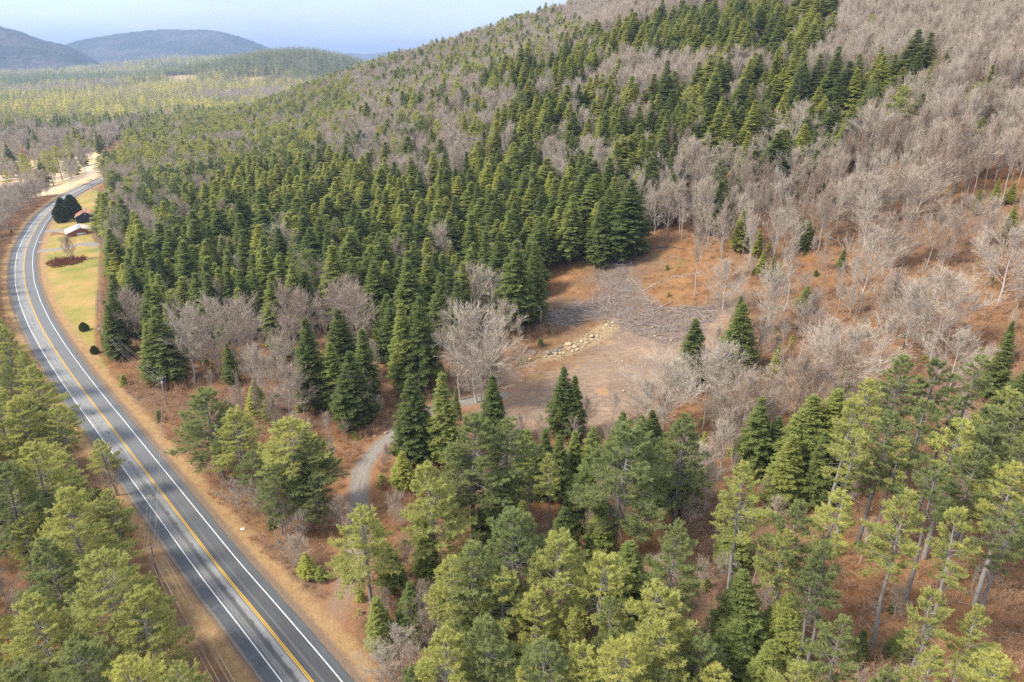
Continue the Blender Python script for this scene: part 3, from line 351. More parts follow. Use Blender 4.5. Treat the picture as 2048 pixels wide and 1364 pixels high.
# gravel track
gr=g.mix(g.range(g.noise(P,1.2,6,.7),.3,.7),(.215,.185,.155,1),(.31,.275,.235,1))
tw=g.range(g.math('ABSOLUTE',g.math('SUBTRACT',g.math('ABSOLUTE',g.attr('track')),.9)),.0,.5,.25,0)
gr=g.mix(tw,gr,(.40,.37,.34,1))
te=g.math('ADD',g.attr('track'),g.math('MULTIPLY',edgef,.45)); col=g.mix(g.range(te,2.6,6.,.6,0),col,(.37,.19,.10,1)); sp_=N(g.nt,'ShaderNodeSeparateXYZ'); g.nt.links.new(P,sp_.inputs[0]); fy=g.range(sp_.outputs[1],92,122,.12,1); col=g.mix(g.math('MULTIPLY',g.range(te,1.7,2.9,1,0),fy),col,gr)
# lawns and verge
gn=g.noise(P,.06,4,.6); gcol=g.mix(g.range(gn,.4,.62),(.42,.28,.10,1),(.24,.24,.05,1))
gcol=g.mix(g.range(g.noise(P,.045,3,.5),.56,.66,0,.9),gcol,(.15,.21,.035,1)); gcol=g.mix(g.range(n3,.35,.7,0,.35),gcol,(.5,.37,.17,1))
col=g.mix(mask('lawn',.5,edgef),col,gcol); col=g.mix(mask('lawnb',.5,edgef),col,gcol)
rd=g.math('ABSOLUTE',g.attr('road')); vb=g.math('ADD',rd,g.math('MULTIPLY',edge,.45))
verge=g.mix(g.range(g.noise(P,.5,5,.7),.35,.65),(.33,.19,.09,1),(.42,.29,.14,1))
col=g.mix(g.range(vb,8.6,10.2,1,0),col,verge)
col=g.mix(g.range(g.math('ADD',rd,g.math('MULTIPLY',edgef,.3)),6.3,7.2,.8,0),col,(.20,.15,.12,1))
dr=g.mix(g.range(n3,.3,.7),(.22,.21,.205,1),(.34,.32,.31,1)); col=g.mix(g.range(g.math('ADD',g.attr('drive'),g.math('MULTIPLY',edgef,.6)),2.2,3.2,1,0),col,dr)
# valley
st=g.mix(g.range(g.noise(P,.05,4,.6),.4,.6),(.60,.42,.20,1),(.55,.47,.36,1)); col=g.mix(mask('straw',4.),col,st)
col=g.mix(g.range(g.attr('pale'),2.6,4.,1,0),col,(.62,.56,.50,1))
col=g.mix(mask('green',2.),col,(.33,.36,.03,1)); col=g.mix(mask('tan',3.),col,(.62,.46,.28,1))
ff=g.range(g.attr('far'),2600,3400); wd=g.mix(g.range(g.noise(P,.004,5,.6),.4,.6),(.05,.07,.035,1),(.16,.125,.10,1))
wd=g.mix(g.range(g.noise(P,.03,3,.7),.35,.7,0,.8),wd,(.03,.05,.03,1)); col=g.mix(ff,col,wd)
nb=g.bump(g.math('ADD',n3,g.math('MULTIPLY',n4,.6)),.9,.35)
ground=grid('ground',X,Y,Zg,g.fin(col,.95,.1,nb),At); tag(ground,kind='structure')
# ------------------------------------------------------------------ road
def smooth_line(pts,step):
    p=np.array(pts,float); s=np.r_[0,np.cumsum(np.hypot(*np.diff(p,axis=0).T))]; t=np.arange(0,s[-1],step)
    q=np.stack([np.interp(t,s,p[:,0]),np.interp(t,s,p[:,1])],1); k=int(22/step)|1; ker=np.hanning(k+2)[1:-1]; ker/=ker.sum()
    pad=np.concatenate([np.repeat(q[:1],k//2,0),q,np.repeat(q[-1:],k//2,0)])
    return np.stack([np.convolve(pad[:,0],ker,'valid'),np.convolve(pad[:,1],ker,'valid')],1),t
RC,RT=smooth_line(ROAD,1.5); keep=(RC[:,1]>-20)&(RC[:,1]<690); RC=RC[keep];RT=RT[keep]
tg=np.gradient(RC,axis=0); tg/=np.linalg.norm(tg,axis=1,keepdims=True); NR=np.stack([tg[:,1],-tg[:,0]],1)
def ribbon(name,offs,z,mat,jit=0,sel=slice(None)):
    offs=np.array(offs,float); c=RC[sel];n=NR[sel]; O=np.repeat(offs[None],len(c),0)
    if jit:
        w=np.convolve(rng.normal(size=len(c)+4),np.ones(5)/5,'valid')*jit
        O[:,0]-=np.abs(w); O[:,-1]+=np.abs(np.roll(w,7))*.7
    XX=c[:,None,0]+n[:,None,0]*O; YY=c[:,None,1]+n[:,None,1]*O
    return grid(name,XX,YY,np.full(XX.shape,z),mat,{'across':O,'along':np.repeat(RT[sel][:,None],len(offs),1)})
g=G('asphalt'); ac=g.attr('across'); al=g.attr('along'); P=g.pos(); uv=g.xyz(ac,g.math('MULTIPLY',al,.06))
s1=g.noise(uv,1.6,4,.6); grain=g.noise(P,9.,3,.7); big=g.noise(P,.08,3,.5)
base=g.mix(g.range(s1,.35,.65),(.066,.069,.074,1),(.092,.095,.10,1))                                   # right lane, newer coat
farf=g.range(al,500,600)                                                                   # worn paler round the bend
base=g.mix(g.math('MULTIPLY',farf,.75),base,(.20,.205,.21,1))
old=g.mix(g.range(g.noise(uv,3.5,5,.7),.35,.65),(.105,.107,.105,1),(.17,.17,.168,1))
worn=g.mix(g.range(g.noise(uv,2.,5,.7),.3,.6),(.22,.22,.216,1),(.30,.30,.295,1))
band=lambda c,w:g.range(g.math('ABSOLUTE',g.math('SUBTRACT',ac,c)),w*.5,w*1.2,1,0)
l=g.mix(g.math('MAXIMUM',band(-.95,.55),g.math('MULTIPLY',farf,.9)),old,worn)
l=g.mix(g.math('MULTIPLY',band(-2.75,.4),.55),l,worn)
l=g.mix(g.math('MULTIPLY',g.math('MULTIPLY',band(-1.9,.35),.8),g.math('SUBTRACT',1.,farf)),l,(.085,.088,.088,1))
patch=g.math('MULTIPLY',g.range(g.noise(g.xyz(g.math('MULTIPLY',ac,.8),g.math('MULTIPLY',al,.35)),1.2,1,.5),.6,.63),band(-1.6,.5)); l=g.mix(g.math('MULTIPLY',patch,.6),l,(.08,.083,.083,1))
col=g.mix(g.range(ac,-.05,.05,1,0),base,l)
col=g.mix(g.math('MULTIPLY',band(1.35,.22),.5),col,(.17,.174,.178,1))
sh=g.mix(g.range(g.noise(uv,2.5,5,.7),.3,.7),(.075,.084,.093,1),(.115,.124,.13,1)); sh=g.mix(g.math('MULTIPLY',farf,.5),sh,(.18,.188,.195,1))
col=g.mix(g.range(ac,3.6,3.7),col,sh); col=g.mix(g.range(ac,-3.7,-3.6,1,0),col,sh)
wig=g.math('MULTIPLY',g.math('SUBTRACT',g.noise(g.xyz(0.,g.math('MULTIPLY',al,.35)),3.,4,.8),.5),1.3)
crk=g.range(g.math('ABSOLUTE',g.math('SUBTRACT',g.math('ADD',ac,wig),-2.75)),.02,.075,.8,0)
al2=g.math('ADD',al,g.math('MULTIPLY',g.noise(g.xyz(ac,g.math('MULTIPLY',al,.2)),1.3,3,.7),2.4))
cell=g.math('PINGPONG',al2,3.3); tcr=g.range(cell,.03,.10,.6,0); tcr=g.math('MULTIPLY',tcr,g.range(g.noise(g.xyz(0.,g.math('MULTIPLY',al,.13)),2.,2,.5),.42,.5))
tcr=g.math('MULTIPLY',tcr,g.range(ac,-.2,.3,1,.25)); col=g.mix(g.math('MAXIMUM',crk,tcr),col,(.045,.045,.045,1))
seam=g.math('MULTIPLY',g.range(g.math('PINGPONG',g.math('ADD',al2,1.1),3.9),.04,.14,.55,0),g.range(ac,-4.1,-4.,1,0)); col=g.mix(seam,col,(.24,.247,.253,1))
col=g.mix(g.range(g.math('ADD',g.math('ABSOLUTE',ac),g.math('MULTIPLY',g.noise(P,.6,4,.7),1.1)),6.1,6.5,0,.75),col,(.26,.20,.15,1))
col=g.mul(.5,col,g.mix(grain,(.6,.6,.6,1),(1.3,1.3,1.3,1)))
road=ribbon('road',[-6.1,-5,-4,-3.7,-2.8,-1.9,-1,-.1,.1,1,1.9,2.8,3.7,4.4,5.1],.0,g.fin(col,.85,.25,g.bump(grain,.3,.02)),.28); tag(road,kind='structure')
def paint(name,c):
    g=G(name); P=g.pos(); w=g.range(g.noise(P,1.8,5,.75),.56,.72,0,.55); return g.fin(g.mix(w,c,(.2,.2,.2,1)),.6,.3)
wp=paint('white_line_paint',(.78,.78,.76,1)); yp=paint('yellow_line_paint',(.62,.36,.03,1))
mk=lambda n,a,b,m:tag(ribbon(n,[a,b],.012,m),kind='structure')
mk('road_edge_line',-3.72,-3.55,wp); mk('road_edge_line',3.55,3.72,wp); mk('road_center_line',-.24,-.06,yp); mk('road_center_line',.06,.24,yp)
# ------------------------------------------------------------------ tree prototypes
def unit(v): return v/(np.linalg.norm(v,axis=-1,keepdims=True)+1e-9)
def ring_dir(az,el): return np.stack([np.cos(az)*np.cos(el),np.sin(az)*np.cos(el),np.sin(el)],-1)
def pine(seed,h=25.,crown=.5,spread=4.2,dead=14,sparse=0.,tufts=5,lop=.4):
    r=np.random.default_rng(seed); T=MB(); C=MB()
    k=9; z=np.linspace(0,h,k); wx=np.cumsum(r.normal(0,.12,k)); wy=np.cumsum(r.normal(0,.12,k)); wx-=wx[0]; wy-=wy[0]
    R=h*.0125*(1-z/h)**.8+.03
    T.path(np.stack([wx,wy,z],1),R,7)
    at=lambda q:np.array([np.interp(q,z,wx),np.interp(q,z,wy),q])
    q=h*crown; side=r.uniform(0,6.28)
    while q<h*.985:
        t=(q/h-crown)/(1-crown)
        prof=(min(1,.55+t*2.2))*(1-t)**.62
        nb=r.integers(3,6) if t<.85 else r.integers(3,5)
        a0=r.uniform(0,6.28)
        for b in range(nb):
            if r.random()<sparse: continue
            az=a0+b*6.283/nb+r.normal(0,.3); L=spread*prof*r.uniform(.5,1.15)*(1+lop*math.cos(az-side)*(1-t))+.35
            el=math.radians(-6+62*t**1.6)+r.normal(0,.12); n=5
            s=np.linspace(0,1,n); d=ring_dir(np.full(n,az)+np.cumsum(r.normal(0,.08,n)),el+s**2*.55-.12*s)
            pts=at(q)+np.concatenate([[np.zeros(3)],np.cumsum(d[:-1]*L/(n-1),0)])
            T.segs(pts[:-1],pts[1:],(.028+.010*L)*(1-s[:-1]*.8),(.028+.010*L)*(1-s[1:]*.8),3)
            # side twigs
            m=max(5,int(L*4.2)); st=r.uniform(.32,1.,m); st[0]=1
            base=np.stack([np.interp(st,s,pts[:,c]) for c in range(3)],1)
            dd=np.stack([np.interp(st,s,d[:,c]) for c in range(3)],1); up=np.array([0,0,1.]); sd=unit(np.cross(dd,up))
            sg=np.where(r.random(m)<.5,-1,1)[:,None]
            td=unit(dd*.75+sd*sg*r.uniform(.3,1.,(m,1))+up*r.uniform(-.02,.4,(m,1)))
            tl=(L*.30*(1.25-st)+.40)*r.uniform(.6,1.2,m)
            T.segs(base[::2],(base+td*tl[:,None])[::2],.018,.008,3)
            # tufts along the twigs
            for f in np.linspace(.25,1.,tufts):
                p=base+td*(tl*f)[:,None]; K=6
                pp=np.repeat(p,K,0)+r.normal(0,.05,(m*K,3)); bd=unit(np.repeat(td,K,0)*.75+r.normal(0,.6,(m*K,3))+up*.28)
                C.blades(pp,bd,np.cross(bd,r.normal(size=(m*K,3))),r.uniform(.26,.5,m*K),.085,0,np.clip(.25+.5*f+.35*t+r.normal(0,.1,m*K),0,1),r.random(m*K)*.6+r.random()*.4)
        q+=r.uniform(.42,.72)*(1 if t>.2 else 1.3)
    for _ in range(dead):
        q=h*r.uniform(.22,crown+.12); az=r.uniform(0,6.28); L=r.uniform(.6,2.6); d0=ring_dir(az,r.uniform(-.35,.15)); p=at(q); e=p+d0*L
        T.segs([p,e],[e,e+ring_dir(az+r.normal(0,.5),-.1)*L*.5],[.035,.02],[.02,.006],3)
        e2=p+d0*L*.6; T.segs([e2],[e2+ring_dir(az+.7,-.1)*L*.45],.014,.005,3)
    return T,C
def hemlock(seed,h=20.,rad=3.3,base=.08,lv=34,per=8,blunt=.75,lod=False,loose=0.):
    r=np.random.default_rng(seed); T=MB(); C=MB(); k=6; z=np.linspace(0,h,k)
    wx=np.cumsum(r.normal(0,.07,k)); wy=np.cumsum(r.normal(0,.07,k)); wx-=wx[0]; wy-=wy[0]
    T.path(np.stack([wx,wy,z],1),h*.013*(1-z/h)**.85+.02,5 if not lod else 3)
    lob=r.uniform(0,6.28,3)
    for i in range(lv):
        t=(i+r.uniform(0,.8))/lv; q=h*(base+(1-base)*t*.995); nb=per if t<.8 else per-2; a0=r.uniform(0,6.28)
        for b in range(nb):
            az=a0+b*6.283/nb+r.normal(0,.2)
            f=1+.16*math.cos(2*az+lob[0])+.10*math.cos(3*az+lob[1]+q)
            L=rad*(min(1,(1-t)/(.5+.35*blunt))**.92)*(.86+.14*math.sin(t*3.1))*f*r.uniform(.84,1.08)+.16
            if t<.12: L*=.75+t*2
            if r.random()<loose: continue
            qb=min(h*.97,max(.3,q+r.uniform(-.5,.5)*h/lv*(3.2 if not lod else 1))); p0=np.array([np.interp(qb,z,wx),np.interp(qb,z,wy),qb]); m=int(max(4,L*3.4)) if not lod else 3
            el0=math.radians(20*t+2)+r.normal(0,.17)
            s=np.linspace(.18,1,m); drop=-.32*s**2.2*L*.5
            ax=ring_dir(az,el0); P=p0+ax*(s*L)[:,None]+np.stack([0*s,0*s,drop],1)
            if not lod and L>1.2: T.segs([p0],[P[-1]],.03,.008,3)
            sd=np.array([-math.sin(az),math.cos(az),0])
            for sg in (-1,1):
                wl_=(.36*L*(1.15-s)+.28)*r.uniform(.7,1.2,m)
                d=unit(ax*.75+sd*sg*.75+np.array([0,0,-.22])+r.normal(0,.12,(m,3)))
                rr=np.full(m,r.random())
                if lod:
                    C.blades(P,d,np.cross(d,[0,0,1.])+r.normal(0,.2,(m,3)),wl_*1.5,.75,0,s*.6+.4*t,rr)
                else:
                    for (o,ln,w) in ((0,.6,.19),(.4,.5,.16),(.72,.42,.12)):
                        pp=P+d*(wl_*o)[:,None]; dd=unit(d+r.normal(0,.28,(m,3))+np.array([0,0,-.18*o+.05]))
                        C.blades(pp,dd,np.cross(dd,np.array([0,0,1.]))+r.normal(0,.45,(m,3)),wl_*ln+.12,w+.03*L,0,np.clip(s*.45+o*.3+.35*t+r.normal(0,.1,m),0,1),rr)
            e=unit(ax+np.array([0,0,-.15])); C.blades(P[-1:],e[None],sd[None]+.2*r.normal(size=(1,3)),.5,.25,0,1,r.random())
    e=np.array([[wx[-1],wy[-1],h-.5]]); 
    for _ in range(5): C.blades(e,unit(np.array([[r.normal(0,.25),r.normal(0,.25),1.]])),r.normal(size=(1,3)),.9,.2,0,1,.5)
    return T,C
def bare(seed,h=16.,bole=.35,spread=.62,limbs=14,sub=9,tw=8,fine=5,wid=.03,up=.55,lod=False):
    """limbs rise from the bole, each carries branches, twigs and twiglets spread evenly along it, all sweeping upward"""
    r=np.random.default_rng(seed); T=MB(); C=MB(); k=8; z=np.linspace(0,h*.96,k)
    wx=np.cumsum(r.normal(0,.16,k)); wy=np.cumsum(r.normal(0,.16,k)); wx-=wx[0]; wy-=wy[0]
    tp=np.stack([wx,wy,z],1); tr=h*.0115*(1-z/h)**.9+.015; T.path(tp,tr,6 if not lod else 3)
    def grow(P,D,L,n,ang,lf,lift,t0,t1):
        """P start, D direction, L length of the parents -> children"""
        K=len(P); t=(np.arange(n)[None]+r.uniform(0,1,(K,n)))/n*(t1-t0)+t0; base=P[:,None]+D[:,None]*(L[:,None]*t)[...,None]
        rv=unit(r.normal(size=(K,n,3))); d=D[:,None]; pr=unit(rv-(rv*d).sum(-1,keepdims=True)*d); a=ang*r.uniform(.6,1.3,(K,n,1))
        dd=unit(d*np.cos(a)+pr*np.sin(a)+np.array([0,0,lift])); l=L[:,None]*lf*(1.15-.55*t)*r.uniform(.65,1.3,(K,n))
        return base.reshape(-1,3),dd.reshape(-1,3),l.ravel()
    tl=np.linspace(bole,1.,limbs)+r.uniform(-.02,.02,limbs); tl=np.clip(tl,0,1); q=tl*h*.96; az=np.arange(limbs)*2.4+r.normal(0,.4,limbs)
    b=np.stack([np.interp(q,z,wx),np.interp(q,z,wy),q],1); tt=(tl-bole)/(1-bole)
    L=h*spread*(.30+.30*np.sin(np.clip(tt*1.1+.15,0,1)*np.pi))*(1-.38*tt)*r.uniform(.75,1.15,limbs); e=np.clip(up+.6*tt+r.normal(0,.1,limbs),.1,1.45); d=ring_dir(az,e)
    mid=b+d*L[:,None]*.5; d2=unit(d+np.array([0,0,.22])+r.normal(0,.1,(limbs,3))); end=mid+d2*L[:,None]*.6
    rb=.38*np.interp(q,z,tr)+.012; n_=4 if not lod else 3
    T.segs(b,mid,rb,rb*.62,n_); T.segs(mid,end,rb*.62,rb*.22,n_)
    P0=np.concatenate([b,mid]);D0=np.concatenate([d,d2]);L0=np.concatenate([L*.5,L*.6])
    top=h*.5; P0=np.r_[P0,[tp[-3]]];D0=np.r_[D0,[unit(tp[-1]-tp[-3])]];L0=np.r_[L0,[np.linalg.norm(tp[-1]-tp[-3])]]
    m=1.35
    P1,D1,L1=grow(P0,D0,L0*m,sub,.62,.72,.22,.12,.74); (C if lod else T).segs(P1,P1+D1*L1[:,None],.026,.010,3)
    P2,D2,L2=grow(P1,D1,L1,tw,.55,.62,.15,.15,1.)
    if lod:
        C.blades(P2,D2,np.cross(D2,r.normal(size=D2.shape)),L2*1.6,.12,0,0,r.random(len(D2))); return T,C
    C.segs(P2,P2+D2*L2[:,None],wid*.42,wid*.2,3)
    P3,D3,L3=grow(P2,D2,L2,fine,.5,.75,.10,.1,1.)
    C.blades(P3,D3,np.cross(D3,r.normal(size=D3.shape)),np.clip(L3,.25,1.6),wid*1.0,0,0,r.random(len(D3)))
    return T,C
hid=bpy.data.collections.new('prototypes')
PROTO={}
def register(kind,items,leaf,bark,tone=.5,vary=1.):
    """items: (trunk MB, crown MB, own height)"""
    L=[]
    for i,(T,C,h) in enumerate(items):
        tm=T.mesh(kind+'_trunk',[MAT[bark]]); cm=C.mesh(kind+'_crown',[MAT[leaf]]); L.append((tm,cm,h))
    PROTO[kind]=L
    col=bpy.data.collections.new(kind+'_kit'); hid.children.link(col)
    for i,(tm,cm,h) in enumerate(L):
        c=bpy.data.collections.new('%s_%02d'%(kind,i)); col.children.link(c)
        for m in (tm,cm):
            o=bpy.data.objects.new(m.name,m); o.color=(tone,vary,0,1); c.objects.link(o)
    PROTO[kind+'_col']=col
def pk(a): return [( *p,h) for p,h in a]
register('white_pine',pk([(pine(s,25,c,sp,dd,spa,lop=lo),25.) for s,c,sp,dd,spa,lo in ((1,.36,5.6,16,.05,.3),(2,.42,5.2,20,.10,.45),(3,.3,6.0,14,.05,.25),(4,.55,4.2,26,.22,.6),(5,.38,5.8,22,.12,.4),(6,.6,3.8,30,.28,.5),(7,.25,5.4,10,.05,.3))]),'pine','pbark')
register('hemlock',pk([(hemlock(s,20,rd_,ba,lv,pr,bl,loose=lo),20.) for s,rd_,ba,lv,pr,bl,lo in ((11,3.7,.06,42,11,.85,0),(12,3.3,.08,42,10,.9,.03),(13,4.1,.05,42,12,.7,0),(14,2.9,.1,42,10,1.0,.05),(15,3.6,.14,40,11,.6,.08),(16,4.2,.08,40,12,.75,.03),(17,3.5,.2,40,10,.8,.12),(18,3.9,.05,42,11,1.05,.04))]),'hemlock','hbark')
register('bare_tree',pk([(bare(s,16,*a),16.) for s,a in ((21,(.26,.80,16,7,6,4,.04,.62)),(22,(.36,.60,14,7,6,3,.04,.85)),(23,(.20,.86,17,8,6,4,.04,.55)),(24,(.42,.48,12,7,6,3,.038,1.0)),(25,(.3,.66,14,7,6,3,.04,.78)),(26,(.38,.40,12,7,6,3,.038,1.1)),(27,(.14,.84,17,8,6,4,.042,.85)))]),'twig','bbark')
register('far_conifer',pk([(hemlock(s,20,rd_,.04,10,6,bl,True),20.) for s,rd_,bl in ((31,4.2,.7),(32,4.8,.6),(33,3.8,.8))]),'hemlock','hbark',.1,.4)
register('far_pine',pk([(hemlock(s,22,rd_,.2,8,6,bl,True),22.) for s,rd_,bl in ((34,4.8,.5),(35,5.4,.45),(36,4.4,.55))]),'vpine_sunlit','pbark',.85,.7)  # warm tone adds to the sunlight painted into these needles
register('far_bare',pk([(bare(s,16,.25,.7,7,4,4,0,.1,.6,True),16.) for s in (37,38,39)]),'twig','bbark')
# shrubs and saplings for the forest floor
def shrub(seed,h,n,sub,wid=.028):
    r=np.random.default_rng(seed); C=MB(); a=r.uniform(0,6.28,n); e=r.uniform(.75,1.5,n); b=np.stack([r.normal(0,.25*h/2,n),r.normal(0,.25*h/2,n),np.zeros(n)],1)
    L=h*r.uniform(.6,1.1,n); d=ring_dir(a,e); end=b+d*L[:,None]; C.segs(b,end,.018,.008,3)
    t=r.uniform(.25,1,(n,sub)); P=(b[:,None]+(end-b)[:,None]*t[...,None]).reshape(-1,3); D=unit(np.repeat(d,sub,0)+r.normal(0,.55,(n*sub,3)))
    ll=np.repeat(L,sub)*r.uniform(.2,.5,n*sub); C.blades(P,D,np.cross(D,r.normal(size=D.shape)),ll,wid,0,0,r.random(n*sub))
    P2=np.repeat(P+D*(ll*.5)[:,None],2,0); D2=unit(np.repeat(D,2,0)+r.normal(0,.5,(len(P2),3))); C.blades(P2,D2,np.cross(D2,r.normal(size=D2.shape)),np.repeat(ll,2)*.6,wid*.8,0,0,r.random(len(P2))); return C
def register_single(kind,mbs,mat):
    col=bpy.data.collections.new(kind+'_kit'); hid.children.link(col)
    for i,m in enumerate(mbs):
        o=bpy.data.objects.new('%s_%02d'%(kind,i),m.mesh(kind,[MAT[mat]])); o.color=(.5,1,0,1); col.objects.link(o)
    PROTO[kind+'_col']=col
register_single('undergrowth',[shrub(41,2.2,14,8),shrub(42,1.5,18,7),shrub(43,3.2,12,10),shrub(44,4.5,6,14,.024)],'brush')
def sapling(seed,h):
    T,C=hemlock(seed,h,h*.3,.02,12,7,.7); return C
register_single('sapling',[sapling(51,2.4),sapling(52,3.2)],'hemlock')
# instancing of what nobody could count
def scatter_obj(name,pts,scl,idx,col,label,cat):
    """geometry nodes: one copy of a child of col on every vertex"""
    me=bpy.data.meshes.new(name); me.vertices.add(len(pts)); me.vertices.foreach_set('co',np.asarray(pts,np.float32).ravel())
    for nm,v,t in (('sc',scl,'FLOAT_VECTOR'),('pick',idx,'INT'),('turn',rng.uniform(0,6.28,len(pts)),'FLOAT')):
        a=me.attributes.new(nm,t,'POINT'); a.data.foreach_set('vector' if t=='FLOAT_VECTOR' else 'value',np.asarray(v,np.int32 if t=='INT' else np.float32).ravel())
    o=bpy.data.objects.new(name,me); link(o); tag(o,label,cat,None,'stuff')
    gt=bpy.data.node_groups.new(name+'_nodes','GeometryNodeTree'); gt.interface.new_socket('Geometry',in_out='INPUT',socket_type='NodeSocketGeometry'); gt.interface.new_socket('Geometry',in_out='OUTPUT',socket_type='NodeSocketGeometry')
    gi=gt.nodes.new('NodeGroupInput');go=gt.nodes.new('NodeGroupOutput'); ip=gt.nodes.new('GeometryNodeInstanceOnPoints'); ci=gt.nodes.new('GeometryNodeCollectionInfo')
    ci.inputs['Collection'].default_value=col; ci.inputs['Separate Children'].default_value=True; ci.inputs['Reset Children'].default_value=True
    def na(n,t):
        a=gt.nodes.new('GeometryNodeInputNamedAttribute'); a.data_type=t; a.inputs['Name'].default_value=n; return a.outputs['Attribute']
    cx=gt.nodes.new('ShaderNodeCombineXYZ'); er=gt.nodes.new('FunctionNodeEulerToRotation')
    gt.links.new(na('turn','FLOAT'),cx.inputs[2]); gt.links.new(cx.outputs[0],er.inputs[0])
    gt.links.new(gi.outputs[0],ip.inputs['Points']); gt.links.new(ci.outputs[0],ip.inputs['Instance']); ip.inputs['Pick Instance'].default_value=True
    gt.links.new(na('pick','INT'),ip.inputs['Instance Index']); gt.links.new(er.outputs[0],ip.inputs['Rotation']); gt.links.new(na('sc','FLOAT_VECTOR'),ip.inputs['Scale'])
    gt.links.new(ip.outputs[0],go.inputs[0]); md=o.modifiers.new('scatter','NODES'); md.node_group=gt; return o
# ------------------------------------------------------------------ where the trees stand
def project(x,y,z):
    p=math.radians(PITCH); dz=z-CAMH; dep=y*math.cos(p)-dz*math.sin(p); upc=y*math.sin(p)+dz*math.cos(p); dep=np.where(dep<1,1,dep)
    return 1024+1365.3*x/dep,682-1365.3*upc/dep,dep
def inP(x,y,k): return in_poly(x,y,POLY[k])
R_={'P':[],'H':[],'B':[]}      # rows: x,y,h,w,hand
for k,rows in TREES.items():
    for (x,y,h,w) in rows:
        if k=='H' and y>180: w*=1.0
        d=float(sdist(np.array([x]),np.array([y]),ROAD)[0])
        if abs(d)<7.5:
            x+= (7.5-abs(d)+.5)*(.8 if d>0 else -.8); y+=(7.5-abs(d))*(.6 if d>0 else -.6)
        R_[k].append((x,y,h,w*(1.34 if k=='P' and w>.86 else 1.15 if k=='P' else 1.2 if k=='H' else .95),1))
hand=np.array([(a,b,c) for k in R_ for (a,b,c,_,_) in R_[k]])
def jitter(x0,x1,y0,y1,c):
    gx,gy=np.meshgrid(np.arange(x0,x1,c),np.arange(y0,y1,c)); gx=gx+(np.arange(gx.shape[0])%2)[:,None]*c*.5
    gx=gx+rng.uniform(-.42,.42,gx.shape)*c; gy=gy+rng.uniform(-.42,.42,gy.shape)*c; return gx.ravel(),gy.ravel()
def clear_of(x,y,r):
    m=np.ones(len(x),bool)
    for hx,hy,_ in hand: m&=(x-hx)**2+(y-hy)**2>r*r
    return m
x,y=jitter(-520,560,60,1180,5.0)
ok=(np.abs(x)<y*.95+35); x,y=x[ok],y[ok]
d=sdist(x,y,ROAD); dt=sdist(x,y,TOE); z=ground_z(x,y); u,v,dep=project(x,y,z+10); 
ok=(dt>9.5)&(d>9.5); x,y,d,dt,z,u,v,dep=[a[ok] for a in (x,y,d,dt,z,u,v,dep)]
trk=np.abs(sdist(x,y,LINES['track'])); lawn=np.maximum(pdist(x,y,POLY['lawn']),pdist(x,y,POLY['lawn2'])); clr=pdist(x,y,POLY['clear']); drt=pdist(x,y,POLY['dirt'])
ok=(trk>6)&(lawn<-3)&(clr<-2)&(drt<-2)&clear_of(x,y,3.4)&((np.abs(x+257)>17)|(np.abs(y-405)>34))&((d>27)|(y<140)|(y>560))&((lawn<-7)|(y>560)); x,y,d,dt,z,u,v,dep,trk,clr=[a[ok] for a in (x,y,d,dt,z,u,v,dep,trk,clr)]
def cls(x,y):
    a=inP(x,y,'hem_a'); b=inP(x,y,'hem_b')|inP(x,y,'hem_c')|inP(x,y,'hem_d'); pa=inP(x,y,'pine_a')
    return a,b,pa
A_,B_,PA=cls(x,y)
cl=wob(x,y,23)+.6*wob(x+300,y,9)
near=(dep<235)&(y<235)&~A_
slopeR=(x>75-.02*y)&~near
mid=(y<430)&~slopeR&~near
ridge=(y>=430)&~slopeR
pH=np.select([A_,B_,PA,near,slopeR,mid,ridge],[.90,.88,.06,.07,.022,.20+.40*(cl>.35),.09+.26*(cl>.7)],.1)
pP=np.select([A_,B_,PA,near,slopeR,mid,ridge],[.03,.02,.58-.40*(cl>.2),.0,.006,.05,.08+.14*(cl<-.6)],.1)
keepp=np.select([near,A_|B_],[.38,.43],np.where(x>75,.86,.82))
q=rng.random(len(x)); kd=np.where(q<pH,'H',np.where(q<pH+pP,'P','B')); ok=rng.random(len(x))<keepp
for k,h0,h1 in (('H',14,27),('P',19,26),('B',13,20)):
    m=ok&(kd==k); hh=rng.uniform(h0,h1,len(x)); hh=np.where(near,hh*(.45 if k!='P' else 1),hh)
    if k=='H': hh=np.where(slopeR&~B_&~A_,hh*.55,hh)
    if k=='B': hh=np.where(A_|B_,hh*.8,hh*1.03)
    R_[k]+= [(a,b,c,w,0) for a,b,c,w in zip(x[m],y[m],hh[m],(rng.uniform(1.3,1.75,m.sum()) if k=='H' else rng.uniform(1.05,1.3,m.sum())) if k!='B' else rng.uniform(.62,.88,m.sum()))]
# left of the road: bare woods down to the river meadow
x,y=jitter(-560,-120,230,640,5.2); d=sdist(x,y,ROAD); ok=(d<-14)&(d>-85)&(y>235)&(y<520)&~inP(x,y,'straw')&(x>-y*.95-30)&clear_of(x,y,4)
x,y=x[ok],y[ok]; q=rng.random(len(x)); R_['B']+=[(a,b,h,w,0) for a,b,h,w in zip(x,y,rng.uniform(9,15,len(x)),rng.uniform(.8,1.1,len(x)))]
# below them, nearer: pine wood on the left bank
x,y=jitter(-330,-60,60,245,5.8); d=sdist(x,y,ROAD); ok=(d<-13)&(x>-y*1.05-40)&clear_of(x,y,5.5); x,y=x[ok],y[ok]; q=rng.random(len(x))
R_['P']+=[(a,b,h,1,0) for a,b,h in zip(x[q<.45],y[q<.45],rng.uniform(15,21,(q<.45).sum()))]; R_['B']+=[(a,b,h,1.1,0) for a,b,h in zip(x[q>.6],y[q>.6],rng.uniform(6,10,(q>.6).sum()))]
# meadow edge: a row of round yellowish pines, scattered bare trees
row=np.array([(-60,325),(0,318),(40,306),(80,300),(130,302),(165,290),(200,280)],float)
PROW=[]
